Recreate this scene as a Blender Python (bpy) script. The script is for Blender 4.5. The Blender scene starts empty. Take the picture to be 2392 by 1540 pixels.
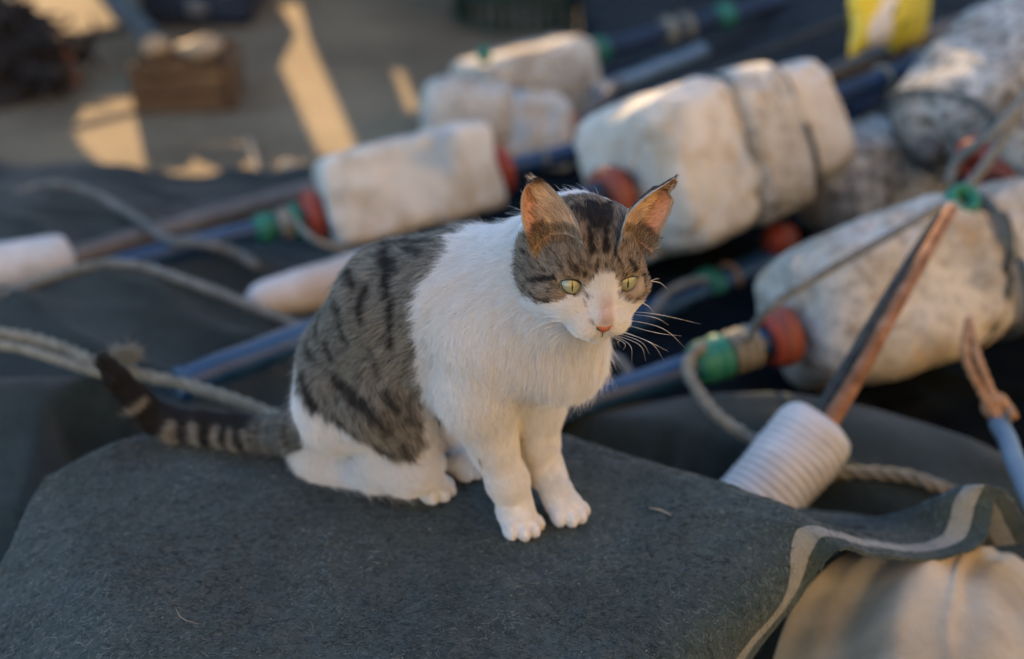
import bpy, math, random
import numpy as np
from mathutils import Vector, Matrix, noise as mnoise
from mathutils.bvhtree import BVHTree

R = math.radians
scene = bpy.context.scene
C = scene.collection

# ------------------------------------------------------------------ camera
CAM = np.array([0.0, -0.980, 0.620])
PITCH = R(27.0)
FPX = 3321.0            # focal length in pixels of a 2391 x 1540 view of the photograph
FW = np.array([0.0, math.cos(PITCH), -math.sin(PITCH)])
UPV = np.array([0.0, math.sin(PITCH), math.cos(PITCH)])
RT = np.array([1.0, 0.0, 0.0])
cam_data = bpy.data.cameras.new("camera")
cam_data.lens = 50.0
cam_data.sensor_width = 36.0
cam_data.clip_start = 0.02
cam_data.clip_end = 400.0
cam_data.dof.use_dof = True
cam_data.dof.focus_distance = 0.935
cam_data.dof.aperture_fstop = 3.0
cam = bpy.data.objects.new("camera", cam_data)
cam.location = CAM
cam.rotation_euler = (math.pi / 2 - PITCH, 0, 0)
C.objects.link(cam)
scene.camera = cam

# ------------------------------------------------------------------ light
SUN_EL, SUN_AZ = R(20.0), R(-17.0)      # azimuth from +Y, clockwise positive: the sun stands behind, to the left
SUN_DIR = np.array([math.sin(SUN_AZ) * math.cos(SUN_EL), math.cos(SUN_AZ) * math.cos(SUN_EL), math.sin(SUN_EL)])
world = bpy.data.worlds.new("World")
scene.world = world
world.use_nodes = True
wn = world.node_tree
wn.nodes.clear()
sky = wn.nodes.new("ShaderNodeTexSky")
sky.sky_type = 'NISHITA'
sky.sun_disc = False
sky.sun_elevation = SUN_EL
sky.sun_rotation = SUN_AZ
sky.air_density = 1.0
sky.dust_density = 0.6
sky.ozone_density = 2.2
bgn = wn.nodes.new("ShaderNodeBackground")
bgn.inputs[1].default_value = 0.09
wo = wn.nodes.new("ShaderNodeOutputWorld")
wn.links.new(sky.outputs[0], bgn.inputs[0])
wn.links.new(bgn.outputs[0], wo.inputs[0])
sd = bpy.data.lights.new("sun", 'SUN')
sd.energy = 2.0
sd.angle = R(0.6)
sd.color = (1.0, 0.64, 0.30)
sun = bpy.data.objects.new("sun", sd)
sun.rotation_euler = Vector(SUN_DIR).to_track_quat('Z', 'Y').to_euler()
C.objects.link(sun)
scene.view_settings.view_transform = 'Standard'
scene.view_settings.look = 'None'
scene.view_settings.gamma = 1.0
scene.view_settings.exposure = 2.62
scene.cycles.max_bounces = 8
scene.cycles.diffuse_bounces = 3
scene.cycles.use_denoising = True

# ------------------------------------------------------------------ helpers
def ray(px, py):
    return FW + (px - 1195.5) / FPX * RT + (770.0 - py) / FPX * UPV

def on_z(px, py, z):                       # point of the view ray at a height
    d = ray(px, py)
    return CAM + d * ((z - CAM[2]) / d[2])

def on_y(px, py, y):
    d = ray(px, py)
    return CAM + d * ((y - CAM[1]) / d[1])

def at_d(px, py, depth):                   # at a distance along the view axis
    return CAM + ray(px, py) * depth

def proj(p):
    q = np.asarray(p) - CAM
    dz = q @ FW
    return np.stack([1195.5 + FPX * (q @ RT) / dz, 770.0 - FPX * (q @ UPV) / dz], -1)

def depth_of(p):
    return float((np.asarray(p) - CAM) @ FW)

def tag(o, label=None, cat=None, group=None, kind=None):
    if label: o["label"] = label
    if cat: o["category"] = cat
    if group: o["group"] = group
    if kind: o["kind"] = kind
    return o

def mesh_obj(name, verts, faces, mat=None, parent=None, smooth=True, uvs=None):
    me = bpy.data.meshes.new(name)
    me.from_pydata([tuple(map(float, v)) for v in verts], [], [tuple(map(int, f)) for f in faces])
    if uvs is not None:
        lay = me.uv_layers.new(name="UVMap")
        li = np.empty(len(me.loops), dtype=np.int32)
        me.loops.foreach_get("vertex_index", li)
        lay.data.foreach_set("uv", np.asarray(uvs, dtype=np.float32)[li].ravel())
    me.update()
    o = bpy.data.objects.new(name, me)
    C.objects.link(o)
    if mat is not None: me.materials.append(mat)
    if smooth: me.polygons.foreach_set("use_smooth", [True] * len(me.polygons))
    if parent is not None:
        o.parent = parent
        o.matrix_parent_inverse = Matrix.Translation(-Vector(parent.location)) if parent.type == 'EMPTY' else Matrix()
    return o

def empty(name, loc, label=None, cat=None, group=None):
    o = bpy.data.objects.new(name, None)
    o.empty_display_size = 0.05
    o.location = tuple(map(float, loc))
    C.objects.link(o)
    return tag(o, label, cat, group)

# ---- numpy value noise
_rs = np.random.RandomState(7)
_perm = _rs.rand(64, 64, 64).astype(np.float32)
def vnoise(p, scale):
    q = np.asarray(p) * scale + 1000.0
    i = np.floor(q).astype(int); f = q - i
    f = f * f * (3 - 2 * f)
    i %= 64; j = (i + 1) % 64
    def g(a, b, c): return _perm[a, b, c]
    x0, y0, z0 = i[..., 0], i[..., 1], i[..., 2]; x1, y1, z1 = j[..., 0], j[..., 1], j[..., 2]
    fx, fy, fz = f[..., 0], f[..., 1], f[..., 2]
    c00 = g(x0, y0, z0) * (1 - fx) + g(x1, y0, z0) * fx
    c10 = g(x0, y1, z0) * (1 - fx) + g(x1, y1, z0) * fx
    c01 = g(x0, y0, z1) * (1 - fx) + g(x1, y0, z1) * fx
    c11 = g(x0, y1, z1) * (1 - fx) + g(x1, y1, z1) * fx
    a = c00 * (1 - fy) + c10 * fy; b = c01 * (1 - fy) + c11 * fy
    return (a * (1 - fz) + b * fz) * 2 - 1
def fbm(p, scale, n=3):
    p = np.asarray(p, dtype=float)
    return sum(vnoise(p, scale * 2.03 ** k) * 0.5 ** k for k in range(n))

def unit(v):
    v = np.asarray(v, dtype=float)
    return v / np.maximum(np.linalg.norm(v, axis=-1, keepdims=True), 1e-12)

def smoothstep(a, b, x):
    t = np.clip((x - a) / (b - a), 0, 1)
    return t * t * (3 - 2 * t)

def surface_nets(F, org, h):
    s = F < 0
    n = [d - 1 for d in F.shape]
    cnt = np.zeros(n, np.int8)
    offs = [(a, b, c) for a in (0, 1) for b in (0, 1) for c in (0, 1)]
    for a, b, c in offs:
        cnt += s[a:a + n[0], b:b + n[1], c:c + n[2]]
    act = (cnt > 0) & (cnt < 8)
    ijk = np.argwhere(act)
    idx = -np.ones(n, np.int32); idx[act] = np.arange(len(ijk))
    val = {o: F[ijk[:, 0] + o[0], ijk[:, 1] + o[1], ijk[:, 2] + o[2]] for o in offs}
    acc = np.zeros((len(ijk), 3)); num = np.zeros(len(ijk))
    for o in offs:
        for ax in range(3):
            if o[ax] == 0:
                o2 = list(o); o2[ax] = 1; o2 = tuple(o2)
                a, b = val[o], val[o2]
                m = (a < 0) != (b < 0)
                t = np.where(m, a / np.where(m, a - b, 1), 0)
                pt = np.tile(np.array(o, float), (len(ijk), 1)); pt[:, ax] += t
                acc += pt * m[:, None]; num += m
    V = (ijk + acc / num[:, None]) * h + org
    faces = []
    for ax in range(3):
        u, w = (ax + 1) % 3, (ax + 2) % 3
        sl0 = [slice(1, -1)] * 3; sl0[ax] = slice(0, -1)
        sl1 = list(sl0); sl1[ax] = slice(1, None)
        a, b = s[tuple(sl0)], s[tuple(sl1)]
        e = np.argwhere(a != b)
        if len(e) == 0: continue
        av = a[e[:, 0], e[:, 1], e[:, 2]]
        base = e.copy(); base[:, u] += 1; base[:, w] += 1
        def cell(du, dw):
            q = base.copy(); q[:, u] -= du; q[:, w] -= dw
            return idx[q[:, 0], q[:, 1], q[:, 2]]
        q = np.stack([cell(1, 1), cell(0, 1), cell(0, 0), cell(1, 0)], 1)
        q[~av] = q[~av][:, ::-1]
        faces.append(q)
    return V, np.concatenate(faces)

# ---- materials
def new_mat(name):
    m = bpy.data.materials.new(name)
    m.use_nodes = True
    nt = m.node_tree
    return m, nt, nt.nodes["Principled BSDF"]

def N(nt, typ, **kw):
    n = nt.nodes.new(typ)
    for k, v in kw.items():
        if k == 'inp':
            for a, b in v.items(): n.inputs[a].default_value = b
        else: setattr(n, k, v)
    return n

def ramp(nt, fac, stops):
    r = nt.nodes.new("ShaderNodeValToRGB")
    el = r.color_ramp.elements
    el[0].position, el[0].color = stops[0][0], (*stops[0][1], 1)
    el[1].position, el[1].color = stops[-1][0], (*stops[-1][1], 1)
    for p, c in stops[1:-1]:
        e = el.new(p); e.color = (*c, 1)
    nt.links.new(fac, r.inputs[0])
    return r.outputs[0]

def noise_mat(name, stops, scale=20.0, detail=6.0, rough=0.8, bump=0.3, bump_scale=80.0, bump_dist=0.002, spec=0.3, rr=0.6, metallic=0.0, distortion=0.0, sheen=0.0):
    m, nt, b = new_mat(name)
    tc = N(nt, "ShaderNodeTexCoord")
    nz = N(nt, "ShaderNodeTexNoise", inp={"Scale": scale, "Detail": detail, "Roughness": rr, "Distortion": distortion})
    nt.links.new(tc.outputs["Object"], nz.inputs["Vector"])
    nt.links.new(ramp(nt, nz.outputs[0], stops), b.inputs["Base Color"])
    b.inputs["Roughness"].default_value = rough
    b.inputs["Specular IOR Level"].default_value = spec
    b.inputs["Metallic"].default_value = metallic
    b.inputs["Sheen Weight"].default_value = sheen
    if bump:
        n2 = N(nt, "ShaderNodeTexNoise", inp={"Scale": bump_scale, "Detail": 5.0, "Roughness": 0.65})
        nt.links.new(tc.outputs["Object"], n2.inputs["Vector"])
        bp = N(nt, "ShaderNodeBump", inp={"Strength": bump, "Distance": bump_dist})
        nt.links.new(n2.outputs[0], bp.inputs["Height"])
        nt.links.new(bp.outputs[0], b.inputs["Normal"])
    return m

# ---- hair strands as one curves object
def hair_obj(name, P, rad, col, mat, parent):
    """P (n,k,3) points, rad (n,k), col (n,k,3)"""
    n, k, _ = P.shape
    hc = bpy.data.hair_curves.new(name)
    hc.add_curves([k] * n)
    hc.position_data.foreach_set("vector", P.astype(np.float32).ravel())
    ra = hc.attributes.get("radius") or hc.attributes.new("radius", 'FLOAT', 'POINT')
    ra.data.foreach_set("value", rad.astype(np.float32).ravel())
    ca = hc.attributes.new("hcol", 'FLOAT_COLOR', 'POINT')
    cc = np.ones((n, k, 4), np.float32); cc[..., :3] = col
    ca.data.foreach_set("color", cc.ravel())
    o = bpy.data.objects.new(name, hc)
    C.objects.link(o)
    hc.materials.append(mat)
    o.parent = parent
    if parent.type == 'EMPTY':
        o.matrix_parent_inverse = Matrix.Translation(-Vector(parent.location))
    return o
# ---- tubes and smooth paths
def tube(pts, rad, n=6, close=True):
    pts = np.array(pts, float); V, F = [], []
    T = np.gradient(pts, axis=0); up = np.array([0.13, 0.21, 0.97])
    prev = None
    for i, (p, t) in enumerate(zip(pts, unit(T))):
        if prev is None: a = unit(np.cross(t, up))
        else: a = unit(prev - t * (prev @ t))
        prev = a; b_ = np.cross(t, a)
        r = rad[i] if hasattr(rad, '__len__') else rad
        for j in range(n):
            th = 2 * math.pi * j / n
            V.append(p + (a * math.cos(th) + b_ * math.sin(th)) * r)
    for i in range(len(pts) - 1):
        for j in range(n):
            F.append((i * n + j, i * n + (j + 1) % n, (i + 1) * n + (j + 1) % n, (i + 1) * n + j))
    if close:
        F.append(tuple(range(n))[::-1]); F.append(tuple((len(pts) - 1) * n + j for j in range(n)))
    return V, F
def smooth_path(pts, n):
    pts = np.array(pts, float); m = len(pts)
    P = np.vstack([2 * pts[0] - pts[1], pts, 2 * pts[-1] - pts[-2]])
    out = []
    for q in np.linspace(0, m - 1, n):
        k = min(int(q), m - 2); t = q - k
        p0, p1, p2, p3 = P[k], P[k + 1], P[k + 2], P[k + 3]
        out.append(0.5 * ((2 * p1) + (p2 - p0) * t + (2 * p0 - 5 * p1 + 4 * p2 - p3) * t * t + (3 * p1 - p0 - 3 * p2 + p3) * t ** 3))
    return np.array(out)
# ================================================================== the setting
GZ = -0.27
def grid_mesh(name, P, mat, parent=None, uv=None):
    nr, ncl = P.shape[:2]
    idx = np.arange(nr * ncl).reshape(nr, ncl)
    F = np.stack([idx[:-1, :-1], idx[:-1, 1:], idx[1:, 1:], idx[1:, :-1]], -1).reshape(-1, 4)
    return mesh_obj(name, P.reshape(-1, 3), F, mat, parent, uvs=None if uv is None else uv.reshape(-1, 2))

# concrete quay, one sheet to the horizon
m, nt, b = new_mat("quay_concrete")
tc = N(nt, "ShaderNodeTexCoord")
n1 = N(nt, "ShaderNodeTexNoise", inp={"Scale": 2.2, "Detail": 8.0, "Roughness": 0.62})
n2 = N(nt, "ShaderNodeTexNoise", inp={"Scale": 45.0, "Detail": 6.0, "Roughness": 0.7})
nt.links.new(tc.outputs["Object"], n1.inputs["Vector"]); nt.links.new(tc.outputs["Object"], n2.inputs["Vector"])
add = M_ = N(nt, "ShaderNodeMath", operation='MULTIPLY_ADD'); nt.links.new(n2.outputs[0], add.inputs[0]); add.inputs[1].default_value = 0.35; nt.links.new(n1.outputs[0], add.inputs[2])
nt.links.new(ramp(nt, add.outputs[0], [(0.45, (0.080, 0.060, 0.033)), (0.62, (0.145, 0.110, 0.062)), (0.85, (0.23, 0.18, 0.105))]), b.inputs["Base Color"])
b.inputs["Roughness"].default_value = 0.9
bp = N(nt, "ShaderNodeBump", inp={"Strength": 0.4, "Distance": 0.004}); nt.links.new(n2.outputs[0], bp.inputs["Height"]); nt.links.new(bp.outputs[0], b.inputs["Normal"])
ground = mesh_obj("ground", [(-80, -80, GZ), (80, -80, GZ), (80, 80, GZ), (-80, 80, GZ)], [(0, 1, 2, 3)], m, smooth=False)
tag(ground, kind="structure")

# unseen wall added to keep the low sun off, gaps cut for sun patches
SH = unit(np.array([SUN_DIR[0], SUN_DIR[1], 0.0])); ST = np.array([-SH[1], SH[0], 0.0]) * -1.0   # ST points to the right, backwards
WD = 3.35
def to_wall(p):
    p = np.asarray(p, float); t = (WD - p @ SH) / (SUN_DIR @ SH)
    q = p + SUN_DIR * t
    return (float(q @ ST), float(q[2]))
HOLES = []
def sunspot(pts):
    HOLES.append([to_wall(on_z(*q)) if len(q) == 3 else to_wall(q[0]) for q in pts])
sunspot([(95, 250, GZ), (345, 225, GZ), (338, 440, GZ), (300, 455, GZ)])
sunspot([(596, 20, GZ), (700, 8, GZ), (722, 90, GZ), (845, 370, GZ), (752, 372, GZ)])
sunspot([(-60, 10, GZ), (200, -40, GZ), (275, 60, GZ), (40, 105, GZ)])
sunspot([(918, 163, GZ), (940, 165, GZ), (985, 265, GZ), (955, 268, GZ)])
# opening added to sunlight the quay outside the picture, for warm bounce from below
HOLES.append([to_wall((x, y, GZ)) for x, y in ((0.66, -0.56), (2.1, -0.56), (2.1, -1.25), (0.66, -1.25))])
def lit_strip(a, b_, w):
    """gap whose light grazes from a to b (3-D points), w metres high"""
    a, b_ = np.array(a), np.array(b_)
    u0 = to_wall(a); u1 = to_wall(b_)
    HOLES.append([u0, u1, (u1[0], u1[1] + w), (u0[0], u0[1] + w)])
# ================================================================== felt mats
def felt_mat(name, c0, c1, stripe=False):
    m, nt, b = new_mat(name)
    tc = N(nt, "ShaderNodeTexCoord")
    n1 = N(nt, "ShaderNodeTexNoise", inp={"Scale": 9.0, "Detail": 5.0, "Roughness": 0.6})
    n2 = N(nt, "ShaderNodeTexNoise", inp={"Scale": 420.0, "Detail": 4.0, "Roughness": 0.75})
    n3 = N(nt, "ShaderNodeTexNoise", inp={"Scale": 110.0, "Detail": 3.0, "Roughness": 0.7})
    for n in (n1, n2, n3): nt.links.new(tc.outputs["Object"], n.inputs["Vector"])
    s1 = N(nt, "ShaderNodeMath", operation='MULTIPLY_ADD'); nt.links.new(n2.outputs[0], s1.inputs[0]); s1.inputs[1].default_value = 0.8; nt.links.new(n1.outputs[0], s1.inputs[2])
    s2 = N(nt, "ShaderNodeMath", operation='MULTIPLY_ADD'); nt.links.new(n3.outputs[0], s2.inputs[0]); s2.inputs[1].default_value = 0.5; nt.links.new(s1.outputs[0], s2.inputs[2])
    s3 = N(nt, "ShaderNodeMath", operation='MULTIPLY'); nt.links.new(s2.outputs[0], s3.inputs[0]); s3.inputs[1].default_value = 0.45
    col = ramp(nt, s3.outputs[0], [(0.36, c0), (0.50, tuple((a + b_) / 2 for a, b_ in zip(c0, c1))), (0.66, c1)])
    if stripe:
        uv = N(nt, "ShaderNodeUVMap", uv_map="UVMap"); sp = N(nt, "ShaderNodeSeparateXYZ"); nt.links.new(uv.outputs[0], sp.inputs[0])
        wob = N(nt, "ShaderNodeMath", operation='MULTIPLY_ADD'); nt.links.new(n3.outputs[0], wob.inputs[0]); wob.inputs[1].default_value = 0.0012; nt.links.new(sp.outputs[0], wob.inputs[2])
        a = N(nt, "ShaderNodeMath", operation='GREATER_THAN'); nt.links.new(wob.outputs[0], a.inputs[0]); a.inputs[1].default_value = 0.0145
        c = N(nt, "ShaderNodeMath", operation='LESS_THAN'); nt.links.new(wob.outputs[0], c.inputs[0]); c.inputs[1].default_value = 0.0308
        mm = N(nt, "ShaderNodeMath", operation='MULTIPLY'); nt.links.new(a.outputs[0], mm.inputs[0]); nt.links.new(c.outputs[0], mm.inputs[1])
        wear = ramp(nt, s3.outputs[0], [(0.36, (0.10, 0.105, 0.095)), (0.46, (0.165, 0.175, 0.16)), (0.62, (0.22, 0.23, 0.21))])
        mx = N(nt, "ShaderNodeMix", data_type='RGBA'); nt.links.new(mm.outputs[0], mx.inputs[0]); nt.links.new(col, mx.inputs[6]); nt.links.new(wear, mx.inputs[7])
        col = mx.outputs[2]
    nt.links.new(col, b.inputs["Base Color"])
    b.inputs["Roughness"].default_value = 1.0
    b.inputs["Specular IOR Level"].default_value = 0.1
    b.inputs["Sheen Weight"].default_value = 0.12
    b.inputs["Sheen Roughness"].default_value = 0.6
    bp = N(nt, "ShaderNodeBump", inp={"Strength": 0.7, "Distance": 0.0012}); nt.links.new(n2.outputs[0], bp.inputs["Height"]); nt.links.new(bp.outputs[0], b.inputs["Normal"])
    return m
felt_top = felt_mat("charcoal_felt", (0.010, 0.019, 0.020), (0.046, 0.068, 0.066), True)
felt_low = felt_mat("dark_felt", (0.006, 0.012, 0.013), (0.030, 0.045, 0.044))

def off(p, d): return np.array(p) + np.array(d)
Z = on_z
rows = []
def row(px, py, z):
    py = py if hasattr(py, '__len__') else [py] * 8
    return [Z(a, b_, c) for a, b_, c in zip(px, py, z)]
rows.append(row([-250, 100, 450, 800, 1150, 1400, 1550, 1640], 1780, [-.06, -.02, 0, 0, 0, -.01, -.035, -.080]))
rows.append(row([-200, 150, 500, 850, 1200, 1500, 1665, 1752], 1545, [-.05, -.01, 0, 0, 0, 0, -.02, -.052]))
rows.append(row([-80, 200, 520, 850, 1200, 1560, 1778, 1862], [1400] * 7 + [1405], [-.04, -.003, 0, 0, 0, .004, -.003, -.030]))
rows.append(row([5, 230, 530, 850, 1200, 1600, 1842, 1926], [1300, 1290, 1285, 1290, 1290, 1280, 1268, 1312], [-.02, 0, .002, 0, 0, .008, .014, -.002]))
rows.append(row([70, 270, 540, 850, 1200, 1600, 1868, 1972], [1170, 1180, 1180, 1190, 1190, 1180, 1226, 1272], [-.01, 0, .003, 0, .0, .014, .022, .016]))
r5 = row([112, 300, 545, 850, 1220, 1560, 1885, 2045], [1112, 1035, 1020, 1035, 1000, 1084, 1206, 1292], [-.003, .003, .004, 0, -.003, .006, .014, -.010])
rows.append(r5)
D6 = [(-.03, .03, -.05)] + [(0, .045, -.035)] * 4
r6 = [off(r5[i], D6[i]) for i in range(5)] + [Z(1700, 1180, -.045), Z(1985, 1245, -.035), Z(2175, 1300, -.040)]
rows.append(r6)
r7 = [off(r6[i], (0, .03, -.06)) for i in range(5)] + [Z(1800, 1215, -.09), Z(2110, 1232, -.045), Z(2292, 1264, -.036)]
rows.append(r7)
r8 = [off(r7[i], (0, .05, -.03)) for i in range(5)] + [Z(1930, 1216, -.085), Z(2215, 1158, -.012), Z(2322, 1172, -.012)]
rows.append(r8)
r9 = [off(r8[i], (0, .05, -.01)) for i in range(5)] + [Z(2000, 1210, -.11), Z(2262, 1146, -.012), Z(2348, 1146, -.004)]
rows.append(r9)
r10 = [off(r9[i], (0, .03, -.01)) for i in range(5)] + [off(r9[5], (0, .04, -.05)), off(r9[6], (.03, .03, -.07)), off(r9[7], (.04, .025, -.06))]
rows.append(r10)
NET = np.array(rows)
def cr_eval(P, n):                              # Catmull-Rom along axis 0
    m = len(P); Q = np.concatenate([[2 * P[0] - P[1]], P, [2 * P[-1] - P[-2]]])
    t = np.linspace(0, m - 1, n); k = np.minimum(t.astype(int), m - 2); f = (t - k).reshape((-1,) + (1,) * (P.ndim - 1))
    a, b_, c, d = Q[k], Q[k + 1], Q[k + 2], Q[k + 3]
    return 0.5 * (2 * b_ + (c - a) * f + (2 * a - 5 * b_ + 4 * c - d) * f ** 2 + (3 * b_ - a - 3 * c + d) * f ** 3)
G = cr_eval(NET, 300)
G = cr_eval(G.swapaxes(0, 1), 340).swapaxes(0, 1)
UVG = np.zeros(G.shape[:2] + (2,))
seg = np.linalg.norm(np.diff(G, axis=1), axis=2)
UVG[:, :-1, 0] = np.cumsum(seg[:, ::-1], axis=1)[:, ::-1]
UVG[:, :, 1] = np.linspace(0, 1, 300)[:, None]
CONT = np.array([[.006, -.091], [.043, -.071], [-.065, -.043], [-.04, .0], [-.125, -.03], [-.10, 0.0], [-.2, .0], [-.25, .025]])
dm = np.min(np.linalg.norm(G[..., None, :2] - CONT, axis=-1), axis=-1)
wz = smoothstep(0.09, 0.035, dm)
lowf = 0.0045 * fbm(G + 3.0, 8, 2) + 0.0018 * fbm(G, 18, 3) + 0.0006 * fbm(G, 60, 2)
edgew = smoothstep(0.0, 0.05, UVG[..., 0])
G[..., 2] += lowf * (1 - wz) * 1.0
G[..., 2] = G[..., 2] * (1 - wz) + 0.0 * wz
er = 0.0009 * fbm(G[:, -1] , 240, 3)            # frayed cut edge
G[:, -1, 0] += er; G[:, -1, 1] += er
TOPMAT = G.copy()
top = grid_mesh("felt_mat", G, felt_top, uv=UVG)
sol = top.modifiers.new("thick", 'SOLIDIFY'); sol.thickness = 0.0035; sol.offset = -1.0
tag(top, "charcoal felt mat with a pale edge stripe that the cat sits on", "felt mat", "felt mats draped over the pile")

# ---- lower mats: one heaped sheet on the left and middle
RID = []
def ridge(pts, sf, sb, r=0.03):
    RID.append((np.array([Z(*q) for q in pts]), sf, sb, r))
ridge([(-160, 730, -.085), (0, 690, -.07), (120, 650, -.062), (250, 622, -.055), (400, 650, -.062), (550, 705, -.082), (690, 762, -.105), (800, 800, -.13)], 0.30, 1.6, 0.02)
ridge([(-160, 480, -.13), (0, 455, -.125), (130, 450, -.12), (330, 520, -.14), (420, 560, -.16)], 0.22, 0.9, 0.04)
ridge([(-200, 900, -.035), (60, 885, -.035), (200, 892, -.04), (330, 915, -.047), (480, 940, -.055), (640, 985, -.07), (760, 1010, -.09)], 0.55, 1.2, 0.02)
ridge([(150, 1010, -.055), (210, 960, -.05), (350, 955, -.055)], 0.9, 0.9, 0.012)
ridge([(1340, 975, -.12), (1560, 960, -.10), (1800, 935, -.09), (2050, 985, -.09), (2240, 1040, -.10), (2391, 1120, -.11)], 0.55, 0.9, 0.03)
ridge([(1950, 1150, -.13), (2100, 1110, -.12), (2250, 1150, -.13)], 0.5, 0.7, 0.03)
def lower_h(X, Y):
    P = np.stack([X, Y], -1)
    base = -0.185 + 0.028 * fbm(np.stack([X, Y, X * 0], -1), 4.2, 3)
    base = base - smoothstep(1.0, 1.3, Y + 0.25 * np.abs(X)) * 0.05
    out = base
    for pts, sf, sb, r in RID:
        best = np.full(X.shape, 1e9); hz = np.zeros(X.shape); side = np.zeros(X.shape)
        for a, b_ in zip(pts[:-1], pts[1:]):
            ba = (b_ - a)[:2]
            t = np.clip(((P - a[:2]) @ ba) / (ba @ ba), 0, 1)
            c = a[:2] + t[..., None] * ba; dv = P - c; d = np.linalg.norm(dv, axis=-1)
            m = d < best
            best = np.where(m, d, best); hz = np.where(m, a[2] + t * (b_ - a)[2], hz)
            side = np.where(m, dv[..., 0] * -ba[1] + dv[..., 1] * ba[0], side)
        s = np.where(side > 0, sb, sf)
        z = hz - s * (np.sqrt(best ** 2 + r ** 2) - r)
        k = 0.03
        h = np.maximum(k - np.abs(out - z), 0) / k
        out = np.maximum(out, z) + h * h * k * 0.25
    # creases
    out = out + 0.011 * (1 - np.abs(fbm(np.stack([X * 0.7 + Y, Y * 1.3, X * 0], -1), 7.0, 3))) ** 3
    return out
ys = np.concatenate([np.linspace(-0.35, 1.30, 330)]); xs = np.linspace(-1.15, 1.05, 420)
X, Y = np.meshgrid(xs, ys)
Yw = Y + 0.03 * np.sin(X * 5) * smoothstep(0.8, 1.3, Y)
Zl = np.maximum(lower_h(X, Yw), GZ + 0.006)
# keep it under the mat the cat sits on
tg = TOPMAT[::4, ::4].reshape(-1, 3)
from mathutils.kdtree import KDTree
kd = KDTree(len(tg))
for i, p in enumerate(tg): kd.insert((p[0], p[1], 0), i)
kd.balance()
for i in range(X.shape[0]):
    for j in range(X.shape[1]):
        if Yw[i, j] < 0.30:
            co, ix, d = kd.find((X[i, j], Yw[i, j], 0))
            if d < 0.02: Zl[i, j] = min(Zl[i, j], tg[ix][2] - 0.012)
            elif X[i, j] > -0.28 and Yw[i, j] < -0.02: Zl[i, j] = min(Zl[i, j], tg[ix][2] - 0.03)
for _ in range(5):
    Zs = (Zl[1:-1, 1:-1] * 2 + Zl[:-2, 1:-1] + Zl[2:, 1:-1] + Zl[1:-1, :-2] + Zl[1:-1, 2:]) / 6
    mk = (Yw[1:-1, 1:-1] < 0.34)
    Zl[1:-1, 1:-1] = np.where(mk, np.minimum(Zs, Zl[1:-1, 1:-1] + 0.004), Zl[1:-1, 1:-1])
def low_z(x, y):
    i = int(np.clip(np.searchsorted(ys, y), 0, len(ys) - 1)); j = int(np.clip(np.searchsorted(xs, x), 0, len(xs) - 1))
    return Zl[i, j]
low = grid_mesh("felt_mat", np.stack([X, Yw, Zl], -1), felt_low)
sol = low.modifiers.new("thick", 'SOLIDIFY'); sol.thickness = 0.004; sol.offset = -1.0
tag(low, "older dark felt mat heaped in folds under the poles and floats", "felt mat", "felt mats draped over the pile")

# ---- added near-black sheet standing in for deep shade under the right-hand floats
blk_m = noise_mat("gap_shade_black", [(0.3, (0.0022, 0.004, 0.006)), (0.7, (0.006, 0.009, 0.012))], scale=12, rough=0.9, bump=0.5, bump_scale=40, bump_dist=0.006, spec=0.05)
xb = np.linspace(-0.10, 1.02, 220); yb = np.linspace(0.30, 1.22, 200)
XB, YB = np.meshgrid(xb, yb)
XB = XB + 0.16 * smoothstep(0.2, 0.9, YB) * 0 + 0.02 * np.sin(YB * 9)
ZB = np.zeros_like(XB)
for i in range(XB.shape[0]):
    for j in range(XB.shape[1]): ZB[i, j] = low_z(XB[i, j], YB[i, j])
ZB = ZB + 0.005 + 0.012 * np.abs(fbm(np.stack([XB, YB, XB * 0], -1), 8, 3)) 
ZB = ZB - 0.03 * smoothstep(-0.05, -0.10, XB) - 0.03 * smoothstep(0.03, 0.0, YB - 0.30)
sheet = grid_mesh("gap_shade_sheet", np.stack([XB, YB, ZB], -1), blk_m)
tag(sheet, "added black sheet standing in for the shade under the floats right of the cat", "shade sheet")

# ---- black tarpaulin behind, top right
tarp_m = noise_mat("black_tarp", [(0.3, (0.010, 0.014, 0.018)), (0.7, (0.030, 0.038, 0.043))], scale=4, spec=0.1, rough=0.6, bump=0.4, bump_scale=25, bump_dist=0.01)
xs2 = np.linspace(0.08, 2.3, 180); ys2 = np.linspace(0.75, 3.3, 200)
X2, Y2 = np.meshgrid(xs2, ys2)
lft = 0.20 - 0.03 * (Y2 - 1.0)                                     # left border leans right with distance
hgt = -0.20 + 0.03 * fbm(np.stack([X2, Y2, X2 * 0], -1), 3.5, 4) + 0.16 * smoothstep(lft + 0.05, lft + 0.5, X2) * smoothstep(1.0, 1.7, Y2)
hgt += 0.012 * (1 - np.abs(fbm(np.stack([X2 + Y2, Y2 * .4, X2 * 0], -1), 6.0, 3))) ** 3
hgt = np.where(X2 < lft, GZ - 0.03, np.maximum(hgt, GZ + 0.01))
tarp = grid_mesh("tarpaulin", np.stack([X2, Y2, hgt], -1), tarp_m)
tag(tarp, "black tarpaulin heaped behind the floats at the upper right", "tarpaulin")

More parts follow.
